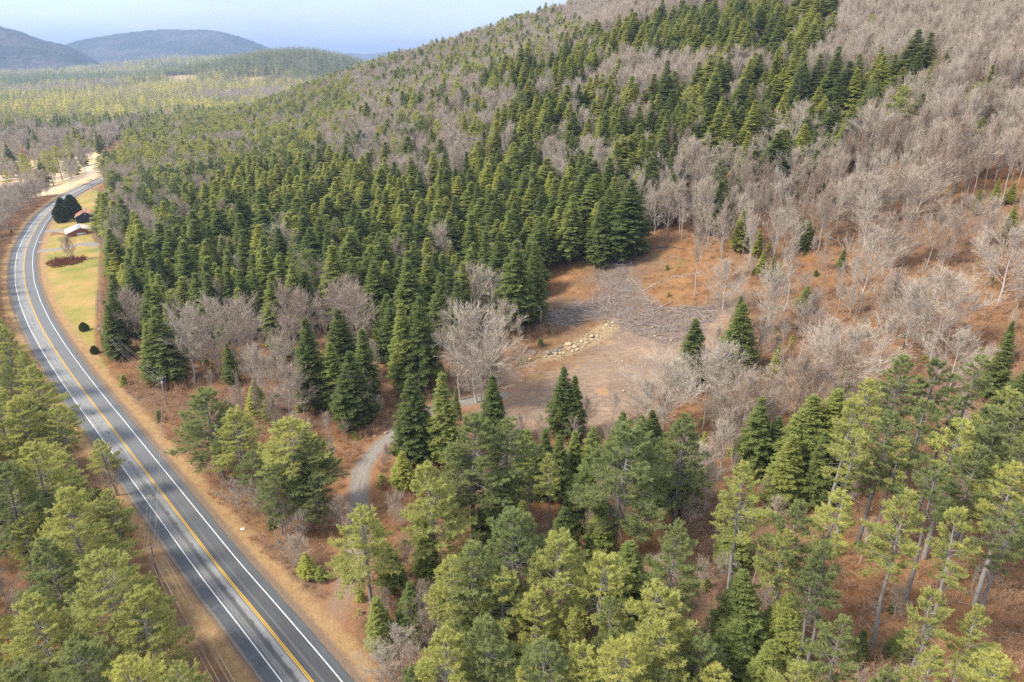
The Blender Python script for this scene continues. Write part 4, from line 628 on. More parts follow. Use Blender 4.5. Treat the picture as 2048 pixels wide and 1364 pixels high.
# ------------------------------------------------------------------ valley floor and far hill (small in the photo)
FAR={'far_pine':[],'far_conifer':[],'far_bare':[]}
x,y=jitter(-3400,200,560,5200,12.5); rr_=np.hypot(x,y)
uu=1024+1365*x/y; dt=sdist(x,y,TOE); ok=(uu>-260)&(uu<900)&(dt<-9)&(y<5200)&((rr_<3400)|(rng.random(len(x))<.45))
x,y,dt,rr_=x[ok],y[ok],dt[ok],rr_[ok]; rd_=sdist(x,y,ROAD)
st=pdist(x,y,POLY['straw']); gf=pdist(x,y,POLY['green_field']); tf=np.maximum.reduce([pdist(x,y,POLY[k]) for k in ('tan_field','tan_field2','tan_field3','tan_field4','tan_field5')])
ok=(gf<-4)&(tf<-6)&((st<-6)|(rng.random(len(x))<.3))&((np.abs(rd_)>14)|(y>700))
x,y,dt,rr_=x[ok],y[ok],dt[ok],rr_[ok]
c1=wob(x,y,130)+.7*wob(x+50,y,48)+.5*wob(x,y-90,21); c2=wob(x+700,y,170)+.8*wob(x,y+200,60)
c2=np.where((y<1000)&(dt<-60),c2*.6+.45,c2)
k=np.where(c2>.5,'far_bare',np.where(c1>.1,'far_conifer','far_pine')); sw=rng.random(len(x)); k=np.where(sw<.2,'far_bare',np.where(sw<.36,'far_conifer',np.where(sw>.9,'far_pine',k)))
k=np.where((y<950)&(sw>.55),'far_bare',k); k=np.where((y>2550)&(y<3500)&(sw>.1),'far_conifer',k)
z=ground_z(x,y)
for kk in FAR:
    m=k==kk; sc=rng.uniform(.85,1.6,m.sum()); sc=np.where(rr_[m]>3400,sc*1.5,sc)
    FAR[kk]=np.stack([x[m],y[m],z[m],sc,rr_[m]],1)
# ------------------------------------------------------------------ pick the individuals, the rest becomes woods
KIND={'P':'white_pine','H':'hemlock','B':'bare_tree'}
BASEH={'P':25.,'H':20.,'B':16.}
IND={}
for k,rows in R_.items():
    a=np.array(rows,float); z=ground_z(a[:,0],a[:,1]); u,v,dep=project(a[:,0],a[:,1],z+a[:,2]*.6)
    vis=(u>-15)&(u<2063)&(v>-10)&(v<1375+a[:,2]*2); size=a[:,2]*a[:,3]/dep*np.where(vis,1,.0001)*np.where(a[:,4]>0,1.6,1)
    o=np.argsort(-size); a=np.c_[a,z,u,v][o]; n=min(298,int(vis.sum())); IND[k]=a[:n]; rest=a[n:]
    m=np.hypot(rest[:,0],rest[:,1])<1e9; rest=rest[m]
    var=rng.integers(0,len(PROTO[KIND[k]]),len(rest)); s=rest[:,2]/BASEH[k]; sc=np.stack([s*rest[:,3],s*rest[:,3],s],1)
    nm={'P':'pine_woods','H':'hemlock_woods','B':'leafless_woods'}[k]
    lb={'P':'white pine woods covering the far ridge behind the individual trees','H':'dark hemlock woods packed over the upper hillside','B':'leafless grey brown woods covering the high hillside'}[k]
    scatter_obj(nm,np.c_[rest[:,:2],rest[:,5]-.1],sc,var,PROTO[KIND[k]+'_col'],lb,'woods')
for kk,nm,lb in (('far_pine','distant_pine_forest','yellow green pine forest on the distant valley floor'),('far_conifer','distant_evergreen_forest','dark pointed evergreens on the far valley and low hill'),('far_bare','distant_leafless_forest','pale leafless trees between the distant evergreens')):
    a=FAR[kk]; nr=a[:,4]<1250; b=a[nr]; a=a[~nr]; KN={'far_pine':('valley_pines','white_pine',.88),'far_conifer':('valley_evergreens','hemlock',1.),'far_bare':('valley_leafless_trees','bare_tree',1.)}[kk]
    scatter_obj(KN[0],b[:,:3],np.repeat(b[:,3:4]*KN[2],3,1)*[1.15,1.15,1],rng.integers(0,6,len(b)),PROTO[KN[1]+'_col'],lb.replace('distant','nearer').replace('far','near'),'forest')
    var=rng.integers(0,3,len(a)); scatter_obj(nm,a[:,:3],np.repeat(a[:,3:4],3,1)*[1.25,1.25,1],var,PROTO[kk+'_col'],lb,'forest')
# labels
def near_line(x,y,l): return float(np.abs(sdist(np.array([x]),np.array([y]),l))[0])
def place(x,y,u,v):
    X1,Y1=np.array([x]),np.array([y]); d=float(sdist(X1,Y1,ROAD)[0])
    if d<0: return 'near corner, left of road' if y<150 else ('left bank below the guardrail' if y<250 else 'beyond the curved guardrail')
    if near_line(x,y,LINES['track'])<13 and y<190: return 'beside the gravel track'
    if abs(x+262)<45 and 370<y<470: return 'near the two houses'
    if d<26 and y<150: return 'on the right roadside bank'
    if d<30 and y<330: return 'behind the power line'
    if float(pdist(X1,Y1,POLY['clear'])[0])>0: return 'within the brown clearing'
    if float(pdist(X1,Y1,POLY['clear'])[0])>-14 : return 'edge of the brown clearing'
    if y<165: return 'in the bottom-right pine grove' if x>45 else 'below the clearing, bottom centre'
    if inP(X1,Y1,'hem_a')[0]: return 'in the front evergreen stand' if y<300 else 'back of front evergreen stand'
    if inP(X1,Y1,'hem_b')[0]: return 'in the hillside evergreen stand'
    if inP(X1,Y1,'hem_c')[0]: return 'in the topmost evergreen stand'
    if inP(X1,Y1,'pine_a')[0]: return 'pine ridge behind the houses'
    if x>70: return 'on the lower leafless slope' if y<260 else 'on the high leafless slope'
    return 'among the front mixed trees' if y<300 else 'mixed slope above front stand'
def ordn(n):
    w=['first','second','third','fourth','fifth','sixth','seventh','eighth','ninth','tenth']
    return w[n-1] if n<=10 else '%d%s'%(n,'th' if 10<n%100<14 else {1:'st',2:'nd',3:'rd'}.get(n%10,'th'))
TONE={'P':('blue-green','green','yellow-green'),'H':('dark','green','olive'),'B':('brown','grey-brown','pale')}
NOUN={'P':'white pine','H':'hemlock','B':'leafless tree'}
allp=np.array([(r[0],r[1]) for k in IND for r in IND[k]]); allk=[k for k in IND for r in IND[k]]
recs=[]
for k,a in IND.items():
    for (x,y,h,w,hd,z,u,v) in a:
        tone=int(rng.choice([0,1,2],p=(.3,.4,.3)))
        if k=='P' and (y<150 and x<80): tone=int(rng.choice([1,2],p=(.45,.55)))
        if k=='P' and x<-50 and y<260: tone=int(rng.choice([1,2],p=(.3,.7)))
        if k=='B' and x>70 and not hd: tone=int(rng.choice([0,1],p=(.6,.4)))
        if k=='B' and hd: tone=int(rng.choice([1,2],p=(.4,.6)))
        dd=np.hypot(allp[:,0]-x,allp[:,1]-y); dd[dd<.01]=99; nb=allk[int(dd.argmin())]; nd=dd.min()
        sz=('low' if h<10 else 'short' if h<16 else 'mid-sized' if h<20.5 else 'tall' if h<24.5 else 'towering')
        fm=('slim' if w<.87 else 'broad' if w>1.08 else '')
        where=place(x,y,u,v)
        side={'P':'by a pine','H':'by a hemlock','B':'by leafless tree'}[nb] if nd<7 else 'alone'
        recs.append([k,x,y,h,w,z,u,tone,' '.join(t for t in (sz,fm,TONE[k][tone],NOUN[k]) if t),where,side])
from collections import defaultdict
gp=defaultdict(list)
for r in recs: gp[(r[8],r[9],r[10])].append(r)
final={}
for key,l in gp.items():
    l.sort(key=lambda r:r[6])
    for i,r in enumerate(l):
        s='%s %s, %s'%(key[0],key[1],key[2])
        if len(l)>1: s=s+(', leftmost' if i==0 else ', rightmost' if i==len(l)-1 else ', %s from left'%ordn(i+1))
        final[id(r)]=s
for r in recs:
    k,x,y,h,w,z,u,tone,_,where,_s=r
    L=PROTO[KIND[k]]; n=len(L)
    if k=='P' and x>38 and y<150 and h>19: i=int(rng.choice([3,5,5,3])); w=min(w,1.1)*1.1
    elif k=='P': i=int(rng.choice([3,5,3,1])) if w<.86 else int(rng.choice([0,1,2,4,6] if h>14 else [2,6]))
    elif k=='B': i=int(rng.choice([3,5])) if w<.95 else int(rng.choice([0,2,4,6,1]))
    else: i=int(rng.integers(n))
    tm,cm,bh=L[i]; s=h/bh; ws=(w if k!='P' or w>=.86 else min(1,w*1.18))
    nm={'P':'white_pine','H':'hemlock_tree','B':'bare_tree'}[k]
    e=empty(nm,(x,y,z-.15),float(rng.uniform(0,6.28)),label=final[id(r)],cat='tree',group='%ss %s'%(NOUN[k],where))
    e.scale=(s*ws,s*ws,s); e.rotation_euler[0]=float(rng.normal(0,.02)); e.rotation_euler[1]=float(rng.normal(0,.02))
    tv=((.12,.5,.95) if k!='H' else (.22,.5,.8))[tone]+float(rng.uniform(-.08,.08))
    for nmm,m in (('trunk',tm),('crown',cm)):
        o=bpy.data.objects.new(nmm,m); o.color=(tv,0,0,1); link(o,e)
HAZE=1.1e-4
# ------------------------------------------------------------------ forest floor growth
x,y=jitter(-330,330,55,400,1.7); d=sdist(x,y,ROAD); ok=(np.abs(x)<y*.95+25)&(d>9.5+wob(x,y,7)*2)
x,y,d=x[ok],y[ok],d[ok]
trk=np.abs(sdist(x,y,LINES['track'])); drt=pdist(x,y,POLY['dirt']); sla=pdist(x,y,POLY['slash']); clr=pdist(x,y,POLY['clear']); lawn=np.maximum(pdist(x,y,POLY['lawn']),pdist(x,y,POLY['lawn2']))
A_,B_,PA=cls(x,y)
den=np.where(x>75-.02*y,.55,.28); den=np.where(A_|B_|PA,.08,den); den=np.where((x<5)&(y<200),.5,den); den=np.where((d<34)&(y>130)&(y<330),.8,den); den=np.where(clr>0,.32,den); den=np.where((drt>-1)|(sla>-1),.03,den); den=np.where(wob(x,y,13)>.35,den*.45,den)
den=np.where((x>35)&(y<175),.75,den); ok=(rng.random(len(x))<den)&(trk>3.4)&(lawn<-1.5)
x,y,clr=x[ok],y[ok],clr[ok]; z=ground_z(x,y); sc=rng.uniform(.55,1.15,len(x))*np.where(clr>0,.55,1)
x2,y2=jitter(-330,-90,60,520,2.6); d2=sdist(x2,y2,ROAD); ok=(d2<-8.5)&(d2>-70)&(x2>-y2*.98-25)&(rng.random(len(x2))<.5)
x2,y2=x2[ok],y2[ok]; x=np.r_[x,x2];y=np.r_[y,y2]; z=ground_z(x,y); sc=np.r_[sc,rng.uniform(.6,1.1,len(x2))]
idx=rng.choice([0,1,2,3],len(x),p=(.35,.35,.2,.1))
scatter_obj('undergrowth',np.c_[x,y,z-.05],np.stack([sc*1.15,sc*1.15,sc],1),idx,PROTO['undergrowth_col'],'brown leafless brush covering the forest floor','undergrowth')
m=rng.random(len(x))<.022; scatter_obj('sapling_growth',np.c_[x,y,z-.05][m],np.repeat(sc[m,None],3,1),rng.integers(0,2,m.sum()),PROTO['sapling_col'],'little evergreen saplings dotted through the brown brush','undergrowth')
# ------------------------------------------------------------------ clearing: brush heaps, stones, boulders, logs
def inside(poly,n,rg,shrink=0):
    p=np.array(POLY[poly]); lo,hi=p.min(0),p.max(0); out=[]
    while len(out)<n:
        q=rg.uniform(lo,hi,(4000,2)); q=q[pdist(q[:,0],q[:,1],POLY[poly])>shrink]; out+=list(q)
    return np.array(out[:n])
rg=np.random.default_rng(5)
Q=inside('slash',5200,rg); hp=.55+.5*wob(Q[:,0],Q[:,1],6); ht=np.clip(hp,0,1)*1.5*sstep(0,4,pdist(Q[:,0],Q[:,1],POLY['slash']))
z=ground_z(Q[:,0],Q[:,1])+.03+rg.random(len(Q))*ht; L=rg.gamma(2.2,.55,len(Q))+.3; az=rg.normal(.5,1.1,len(Q)); el=rg.normal(0,.22,len(Q)); dv=ring_dir(az,el)*L[:,None]
p0=np.c_[Q,z]; C=MB(); C.segs(p0-dv/2,p0+dv/2,rg.uniform(.012,.04,len(Q)),rg.uniform(.008,.02,len(Q)),3,0,np.stack([rg.random(len(Q)),rg.random(len(Q))],1))
Q=inside('slash',420,rg); L=rg.gamma(4,.8,420)+1.; az=rg.normal(.5,1.2,420); dv=ring_dir(az,rg.normal(.12,.25,420))*L[:,None]; p0=np.c_[Q,ground_z(Q[:,0],Q[:,1])+rg.uniform(.2,1.1,420)]; C.segs(p0-dv/2,p0+dv/2,rg.uniform(.05,.12,420),rg.uniform(.02,.05,420),4,0,np.stack([np.zeros(420),rg.uniform(.8,1.35,420)],1))
g=G('slash_sticks'); cst=g.mix(g.attr('rnd'),(.13,.105,.09,1),(.40,.35,.31,1)); st_m=g.fin(cst,.9,.1)
tag(C.obj('brush_litter',st_m),'grey litter of cut branches strewn over the upper clearing','brush',None,'stuff')
g=G('stone'); P=g.pos(); n=g.noise(P,1.2,5,.65); sc_=g.mix(g.range(n,.35,.65),(.30,.235,.15,1),(.56,.46,.31,1)); sc_=g.mix(g.range(g.noise(P,.7,3,.6),.6,.7,0,.5),sc_,(.5,.38,.24,1)); stone=g.fin(sc_,.9,.2,g.bump(n,.5,.1))
g=G('dark_stone'); P=g.pos(); n=g.noise(P,1.5,5,.65); dstone=g.fin(g.mix(g.range(n,.35,.65),(.13,.11,.10,1),(.28,.25,.22,1)),.9,.2,g.bump(n,.5,.1))
import itertools
def rock_data(r,sub=1):
    bm_=bpy.data.meshes.new('t'); 
    import bmesh; b=bmesh.new(); bmesh.ops.create_icosphere(b,subdivisions=sub,radius=1)
    V=np.array([v.co[:] for v in b.verts]); F=np.array([[v.index for v in f.verts] for f in b.faces]); b.free(); bpy.data.meshes.remove(bm_)
    nrm=unit(r.normal(size=(7,3))); 
    for nn,c in zip(nrm,r.uniform(.55,.85,7)):
        dd=V@nn; V=V-np.clip(dd-c,0,None)[:,None]*nn
    return V*(1+r.normal(0,.05,(len(V),1))),F
RK=[rock_data(np.random.default_rng(60+i),1) for i in range(6)]; RB=[rock_data(np.random.default_rng(70+i),2) for i in range(5)]
bl=['large dark rounded boulder left of the pale rubble bank','dark flat boulder between the round boulder and the pale rocks','dark mossy boulder touching the pale rubble','grey boulder where the rubble bank begins','pale blocky boulder, tallest of the rubble bank','long whitish boulder midway up the rubble bank','pale boulder at the upper end of the rubble bank','small pale boulder in front of the dark boulder','small whitish stone left below the dark boulders','tan boulder on the front face of the rubble bank','cream boulder beneath the long whitish boulder','tan boulder on the left shoulder of the gravel track','small tan boulder by the left shoulder, nearest the bend','rounded tan boulder under the dark hemlocks right of track','smaller tan boulder below the one right of the track','white rock lying alone in the middle of clearing','small white rock next to the lone white rock']
bs=[1.5,1.5,1.2,1.0,1.3,1.2,1.0,.7,.6,.9,.8,.6,.5,.8,.6,.7,.5]
for i,(bx,by) in enumerate(PTS['boulders']):
    V,F=RB[i%5]; s=bs[i]; V=V*np.array([s*rg.uniform(.9,1.3),s*.85,s*.55]); C=MB(); C.add(V,F); o=C.obj('boulder',dstone if i<4 else stone); o.location=(bx,by,float(ground_z(bx,by))+s*.2); o.rotation_euler=(0,0,rg.uniform(0,6)); tag(o,bl[i],'boulder','boulders of the clearing' if i<11 or i>14 else 'boulders along the gravel track')
def stones(name,pts,sz,mat,label):
    C=MB()
    for (a,b),s in zip(pts,sz):
        V,F=RK[rg.integers(6)]; c,s_=math.cos(rg.uniform(0,6)),0; t=rg.uniform(0,6.28); V2=V*np.array([s*rg.uniform(.8,1.4),s,s*.65]); V2=np.stack([V2[:,0]*math.cos(t)-V2[:,1]*math.sin(t),V2[:,0]*math.sin(t)+V2[:,1]*math.cos(t),V2[:,2]],1)
        C.add(V2+np.array([a,b,float(ground_z(a,b))+s*.2]),F)
    return tag(C.obj(name,mat),label,'stones',None,'stuff')
bank=np.array([(8,198),(14,200),(19,202.5),(24,206),(30,213),(33,216)],float); t=rg.uniform(0,1,330); s=t*5; k=np.minimum(s.astype(int),4); bp=bank[k]+(bank[k+1]-bank[k])*(s-k)[:,None]+rg.normal(0,1.3,(330,2))+np.array([1.2,-1.2])*rg.random((330,1))*2
stones('rubble_stones',bp,rg.gamma(2,.10,330)+.08,stone,'pale rubble stones heaped along the bank in the clearing')
wl_=np.array([PTS['logs'][2][0],PTS['logs'][3][0],PTS['logs'][4][0],PTS['logs'][4][1]]); t=rg.uniform(0,2.999,150); k=t.astype(int); wp_=wl_[k]+(wl_[k+1]-wl_[k])*(t-k)[:,None]+rg.normal(0,.45,(150,2))
stones('stone_row',wp_,rg.gamma(2,.06,150)+.08,stone,'thin line of grey stones across the leafy slope above the clearing')
sp=np.concatenate([inside('slash',70,rg),inside('dirt',60,rg),inside('clear',90,rg)]); stones('scattered_stones',sp,rg.gamma(2,.07,220)+.07,stone,'small pale stones scattered over the clearing floor')
ll=['dark mossy log at the top edge of the clearing, left one','dark mossy log at the top edge of the clearing, right one','grey log lying over the stone row, lower end','pale log in the middle of the stone row','grey log at the upper end of the stone row','long bare pole lying across the grey litter','short grey log at the left end of the brush litter','whitish log in the middle of the brush litter','upright leaning stub beside the brush litter','long thin pole along the lower left of the litter','fallen grey trunk among bare trees right of the clearing','fallen trunk below the small evergreen on the slope','tan split log on the mossy patch of the clearing','dark log at the top of the grey litter tongue']
for i,(a,b) in enumerate(PTS['logs']):
    a=np.array(a);b=np.array(b); q=np.linspace(0,1,6)[:,None]; pt=a+(b-a)*q+rg.normal(0,.1,(6,2)); rr=rg.uniform(.13,.24); zz=ground_z(pt[:,0],pt[:,1])+rr*.7+.05; C=MB(); C.path(np.c_[pt,zz],rr*np.linspace(1,.6,6),7)
    for _ in range(5):
        f=rg.random(); p=np.r_[a+(b-a)*f,0]; p[2]=np.interp(f,q[:,0],zz); C.segs([p],[p+ring_dir(rg.uniform(0,6.28),.5)*rg.uniform(.5,1.6)],.04,.012,3)
    tag(C.obj('fallen_log',flatmat('log_bark',(.12,.10,.085,1) if i in (0,1,13) else (.34,.29,.25,1),.9,1.5,.35) if i<3 or i==13 else MAT['wood']),ll[i],'log','fallen logs in and around the clearing')
x,y=jitter(-330,330,60,300,2.6); d=np.abs(sdist(x,y,ROAD)); drt=pdist(x,y,POLY['dirt']); lawn=pdist(x,y,POLY['lawn']); trk=np.abs(sdist(x,y,LINES['track']))
ok=(np.abs(x)<y*.9+20)&(d>11)&(drt<0)&(lawn<-3)&(trk>3)&(rg.random(len(x))<.22); x,y=x[ok],y[ok]; n=len(x); z=ground_z(x,y)
az=rg.uniform(0,6.28,n); L=rg.gamma(3,1.,n)+.8; r0=rg.uniform(.03,.10,n); dv=ring_dir(az,rg.normal(0,.06,n))*L[:,None]; C=MB(); C.segs(np.c_[x,y,z+r0]-dv/2,np.c_[x,y,z+r0+.15]+dv/2,r0,r0*.4,4,0,np.stack([np.zeros(n),rg.random(n)*1.2],1))
tag(C.obj('fallen_branches',st_m),'grey fallen branches and thin logs lying on the forest floor','branches',None,'stuff')
# ------------------------------------------------------------------ poles and wires
PM=flatmat('pole_wood',(.24,.20,.17,1),.9,2,.3); MM=flatmat('galvanised_metal',(.52,.54,.55,1),.5,None,0,.3); WM=flatmat('wire_aluminium',(.30,.29,.28,1),.5); IM=flatmat('insulator_glaze',(.5,.5,.48,1),.4)
poles=PTS['poles']; pl=['wooden power pole by the far end of the road','wooden power pole behind the dark cabin','power pole with crossarm at the lawn edge above the brush','power pole with crossarm and grey transformer by the bare trees','power pole left of the road hidden among pines','power pole at the bottom edge left of the road']
arms=[]
for i,(px,py) in enumerate(poles):
    gz=float(ground_z(px,py)); Hh=10.6; a=np.array(poles[max(0,i-1)]);b=np.array(poles[min(len(poles)-1,i+1)]); dr_=b-a; dr_/=np.linalg.norm(dr_); perp=np.array([dr_[1],-dr_[0]]); rz=math.atan2(perp[1],perp[0])
    e=empty('power_pole',(px,py,gz-.1),rz,label=pl[i],cat='power pole',group='wooden power poles along the road')
    C=MB(); C.path([(0,0,0),(0,0,Hh*.5),(0,0,Hh)],[.17,.14,.11],8); C.obj('pole',PM,e,True)
    C=MB(); C.box((0,0.14,Hh-.75),(2.6,.11,.13)); C.segs([(-.7,.14,Hh-.8),(.7,.14,Hh-.8)],[(0,.1,Hh-1.5)]*2,.025,.025,4); C.obj('crossarm',flatmat('crossarm_wood',(.42,.38,.34,1),.85),e)
    offs=[-1.2,-.55,.55,1.2]
    for o_ in offs[:]:
        C=MB(); C.path([(o_,.14,Hh-.69),(o_,.14,Hh-.6),(o_,.14,Hh-.52)],[.05,.08,.03],8); C.obj('insulator',IM,e,True)
    if i in (2,3):
        C=MB(); C.path([(-.0,.45,Hh-2.6),(0,.45,Hh-2.57),(0,.45,Hh-1.75),(0,.45,Hh-1.7)],[.16,.28,.28,.12],12); C.path([(0,.45,Hh-1.72),(0,.45,Hh-1.45)],[.05,.03],6); C.obj('transformer',MM,e,True)
    arms.append([np.array([px+perp[0]*o_-dr_[0]*-.14*0,py+perp[1]*o_,gz-.1+Hh-.5]) for o_ in offs]+[np.array([px,py,gz+Hh-3.2])])
sl_=['overhead wires at the far end of the road','overhead wires along the lawn edge beside the evergreens','four overhead wires running down above the brown brush','overhead wires crossing the road from the transformer pole','overhead wires along the left verge at the bottom']
for i in range(len(poles)-1):
    e=empty('overhead_line',tuple(arms[i][4]),0,label=sl_[i],cat='wires',group='overhead wires between the power poles')
    for k in range(5):
        a,b=arms[i][k],arms[i+1][k]; q=np.linspace(0,1,15)[:,None]; pts=a+(b-a)*q; pts[:,2]-=(4*q*(1-q))[:,0]*(.9 if k<4 else 1.3); C=MB(); C.path(pts-arms[i][4],(.02 if k<4 else .03),4); C.obj('wire',WM,e)
# ------------------------------------------------------------------ guard rail
gs=(RC[:,1]>262)&(RC[:,1]<560); gc=RC[gs]-NR[gs]*6.6; e=empty('guard_rail',(float(gc[0,0]),float(gc[0,1]),0),0,label='long pale steel guardrail along the outer bend of the road',cat='guardrail')
o0=np.r_[gc[0],0]; C=MB(); P3_=np.c_[gc,np.full(len(gc),.62)]-o0; nn_=np.c_[NR[gs],np.zeros(len(gc))]
prof=[(.0,.16),(.05,.10),(.0,.03),(.0,-.03),(.05,-.10),(.0,-.16)]; XX=np.stack([P3_+nn_*(.1+a)+np.array([0,0,b]) for a,b in prof],1); K=len(gc); idx=np.arange(K*6).reshape(K,6); F=np.stack([idx[:-1,:-1],idx[:-1,1:],idx[1:,1:],idx[1:,:-1]],-1).reshape(-1,4); C.add(XX.reshape(-1,3),F); C.obj('rail',flatmat('rail_steel',(.78,.76,.72,1),.55,.8,.12),e)
pc=MB().box((0,0,.35),(.15,.2,.95)).mesh('post',[PM])
for j in range(0,K,2):
    o=link(bpy.data.objects.new('post',pc),e); o.location=P3_[j]*np.array([1,1,0]); o.rotation_euler[2]=math.atan2(NR[gs][j,1],NR[gs][j,0])
# ------------------------------------------------------------------ houses
def gable(name,loc,rz,w,dp,ev,rg_,wallm,roofL,roofR,over,label,cat):
    """ridge along local y, gable ends at -y (towards the lawn) and +y"""
    e=empty(name,loc,rz,label=label,cat=cat)
    C=MB(); h=w/2;k=dp/2
    C.add([(-h,-k,-.6),(h,-k,-.6),(h,k,-.6),(-h,k,-.6),(-h,-k,ev),(h,-k,ev),(h,k,ev),(-h,k,ev),(0,-k,rg_),(0,k,rg_)],[(0,3,7,4),(1,5,6,2)]); C.add([(-h,-k,-.6),(h,-k,-.6),(h,-k,ev),(-h,-k,ev)],[(0,1,2,3)]); C.add([(-h,k,-.6),(h,k,-.6),(h,k,ev),(-h,k,ev)],[(0,3,2,1)])
    C.add([(-h,-k,ev),(h,-k,ev),(0,-k,rg_),(-h,k,ev),(h,k,ev),(0,k,rg_)],[(0,1,2),(3,5,4)]); C.obj('wall',wallm,e)
    sl=(rg_-ev)/h
    for sgn,m in ((-1,roofL),(1,roofR)):
        C=MB(); x1=sgn*(h+over); z1=ev-sl*over; t=.14; y0,y1=-k-over*.8,k+over*.8
        V=[(0,y0,rg_+.02),(x1,y0,z1+.02),(x1,y1,z1+.02),(0,y1,rg_+.02)]; V+= [(a,b,c+t) for a,b,c in V]
        C.add(V,[(0,1,2,3),(4,7,6,5),(0,4,5,1),(1,5,6,2),(2,6,7,3),(3,7,4,0)]); ro=C.obj('roof',m,e)
        if sgn==-1:
            ro['label']='left roof slope'
            C=MB(); C.box((0,(y0+y1)/2,rg_+t+.05),(.3,y1-y0,.08)); C.obj('ridge_cap',MM,ro)
    C=MB(); 
    for sgn in (-1,1): C.segs([(0,-k-over*.8-.03,rg_-.02)],[(sgn*(h+over),-k-over*.8-.03,ev-sl*over-.02)],.1,.1,4)
    C.obj('fascia',TRIM,e)
    return e
TRIM=flatmat('white_trim',(.6,.58,.55,1),.7)
def siding(name,c1,c2,axis_scale):
    g=G(name); tcn=N(g.nt,'ShaderNodeTexCoord').outputs['Object']; sx=N(g.nt,'ShaderNodeSeparateXYZ'); g.nt.links.new(tcn,sx.inputs[0]); f=g.math('PINGPONG',g.math('ADD',sx.outputs[0],sx.outputs[1]),.15)
    c=g.mix(g.noise(tcn,1.3,5,.7),c1,c2); c=g.mix(g.range(f,.0,.03,.6,0),c,tuple(q*.5 for q in c1[:3])+(1,)); return g.fin(c,.85,.2)
rz1=math.radians(27)
def roofing(name,c1,c2,c3):
    g=G(name); tcn=N(g.nt,'ShaderNodeTexCoord').outputs['Object']; sx=N(g.nt,'ShaderNodeSeparateXYZ'); g.nt.links.new(tcn,sx.inputs[0])
    c=g.mix(g.range(g.noise(tcn,.8,5,.7),.35,.65),c1,c2); c=g.mix(g.range(g.math('PINGPONG',sx.outputs[1],.3),0,.04,.35,0),c,c3); return g.fin(c,.7,.3)
rust=roofing('rusty_roof',(.36,.13,.07,1),(.45,.21,.13,1),(.25,.09,.05,1)); white=roofing('pale_metal_roof',(.60,.60,.60,1),(.72,.72,.71,1),(.45,.44,.43,1)); tanr=roofing('leafy_tan_roof',(.42,.33,.26,1),(.56,.47,.39,1),(.35,.27,.2,1))
cb=gable('cabin',(-265.2,422.8,1.0),rz1,10.5,12,4.6,7.3,siding('dark_siding',(.030,.026,.034,1),(.052,.045,.055,1),1),rust,rust,.7,'two storey dark sided cabin with rusty red gable roof','house')
C=MB(); C.box((0,-6.06,5.75),(.75,.08,.5)); v=C.obj('gable_vent',TRIM,cb)
def win(e,x,y,z,w,h):
    C=MB(); C.box((x,y-.05,z),(w+.24,.07,h+.24)); f=C.obj('window',TRIM,e); C=MB(); C.box((x,y-.1,z),(w,.05,h)); C.obj('pane',GL,f)
g=G('window_glass'); GL=g.fin((.03,.035,.04,1),.12,.6)
C=MB(); C.box((-3.2,-6.05,1.2),(1.1,.1,2.1)); dd_=C.obj('door',flatmat('dark_door',(.06,.05,.055,1)),cb); C=MB(); C.box((-2.8,-6.13,1.2),(.08,.08,.2)); C.obj('handle',MM,dd_)
win(cb,2.4,-6,1.6,1.1,1.2)
gb=gable('garage',(-250.3,390.5,.6),rz1+.12,14.5,12,2.6,5.2,siding('red_brown_siding',(.24,.085,.045,1),(.33,.13,.07,1),1),white,tanr,.5,'low garage with white left roof slope and red brown wall','house')
C=MB(); C.box((0,-6.06,1.1),(4.6,.1,2.5)); go_=C.obj('garage_door',TRIM,gb); win(gb,5,-6,1.5,1.,1.)
C=MB(); C.segs([(-.9,-1,4.9)],[(-.9,-1,5.9)],.12,.12,8); C.obj('chimney_pipe',MM,gb)
# ------------------------------------------------------------------ garden plants
def egg(seed,h,r0,n=5200):
    r=np.random.default_rng(seed); C=MB(); u_=unit(r.normal(size=(n,3))); t=r.uniform(0,1,n)**.8; z=t*h; pr=np.sin(np.pi*np.clip(t*.78+.2,0,1))**.8*r0
    az=r.uniform(0,6.28,n); rad=pr*(1+.10*np.sin(3*az+t*5))*r.uniform(.1,1.04,n)**.5; P=np.stack([np.cos(az)*rad,np.sin(az)*rad,z],1); d=unit(np.stack([np.cos(az)*.6,np.sin(az)*.6,np.full(n,.9)],1)+r.normal(0,.3,(n,3)))
    C.blades(P,d,np.cross(d,r.normal(size=(n,3))),r.uniform(.4,.8,n)*max(h/8,.55),.28*max(h/8,.6),0,np.clip(rad/(pr+.01)*1.4-.9+.2*t,0,1),r.random(n)); return C
def plant(name,loc,C,mat,label,cat,trunk_h,group=None,tone=.4,stem=.12):
    e=empty(name,loc,float(rng.uniform(0,6)),label=label,cat=cat,group=group); T=MB(); T.path([(0,0,-.2),(0,0,trunk_h)],[stem,stem*.5],6); t=T.obj('trunk',MAT['hbark'],e); c=C.obj('crown',mat,e); c.color=(tone,0,0,1); return e
for (bx,by,h,r0,l) in ((-281.5,423.5,11.5,4.3,'front dark rounded cedar between road and cabin'),(-280,434,15.,4.8,'tallest dark cedar behind the front cedar by the cabin'),(-289,438,12.5,3.9,'left dark cedar at the back of the clump by the road')):
    plant('cedar',(bx,by,.0),egg(int(by),h,r0),MAT['cedar'],l,'tree',h*.8,'dark cedars in front of the cabin',.5)
plant('round_bush',(-161.3,239.5,0),egg(5,3.4,1.7,3500),MAT['cedar'],'small round dark bush standing on the lawn','bush',1.8,'dark bushes on the lawn',1.)
plant('round_bush',(-145.3,218.2,0),egg(6,2.8,1.4,3000),MAT['cedar'],'second lower dark bush at the lawn edge near brush','bush',1.4,'dark bushes on the lawn',1.)
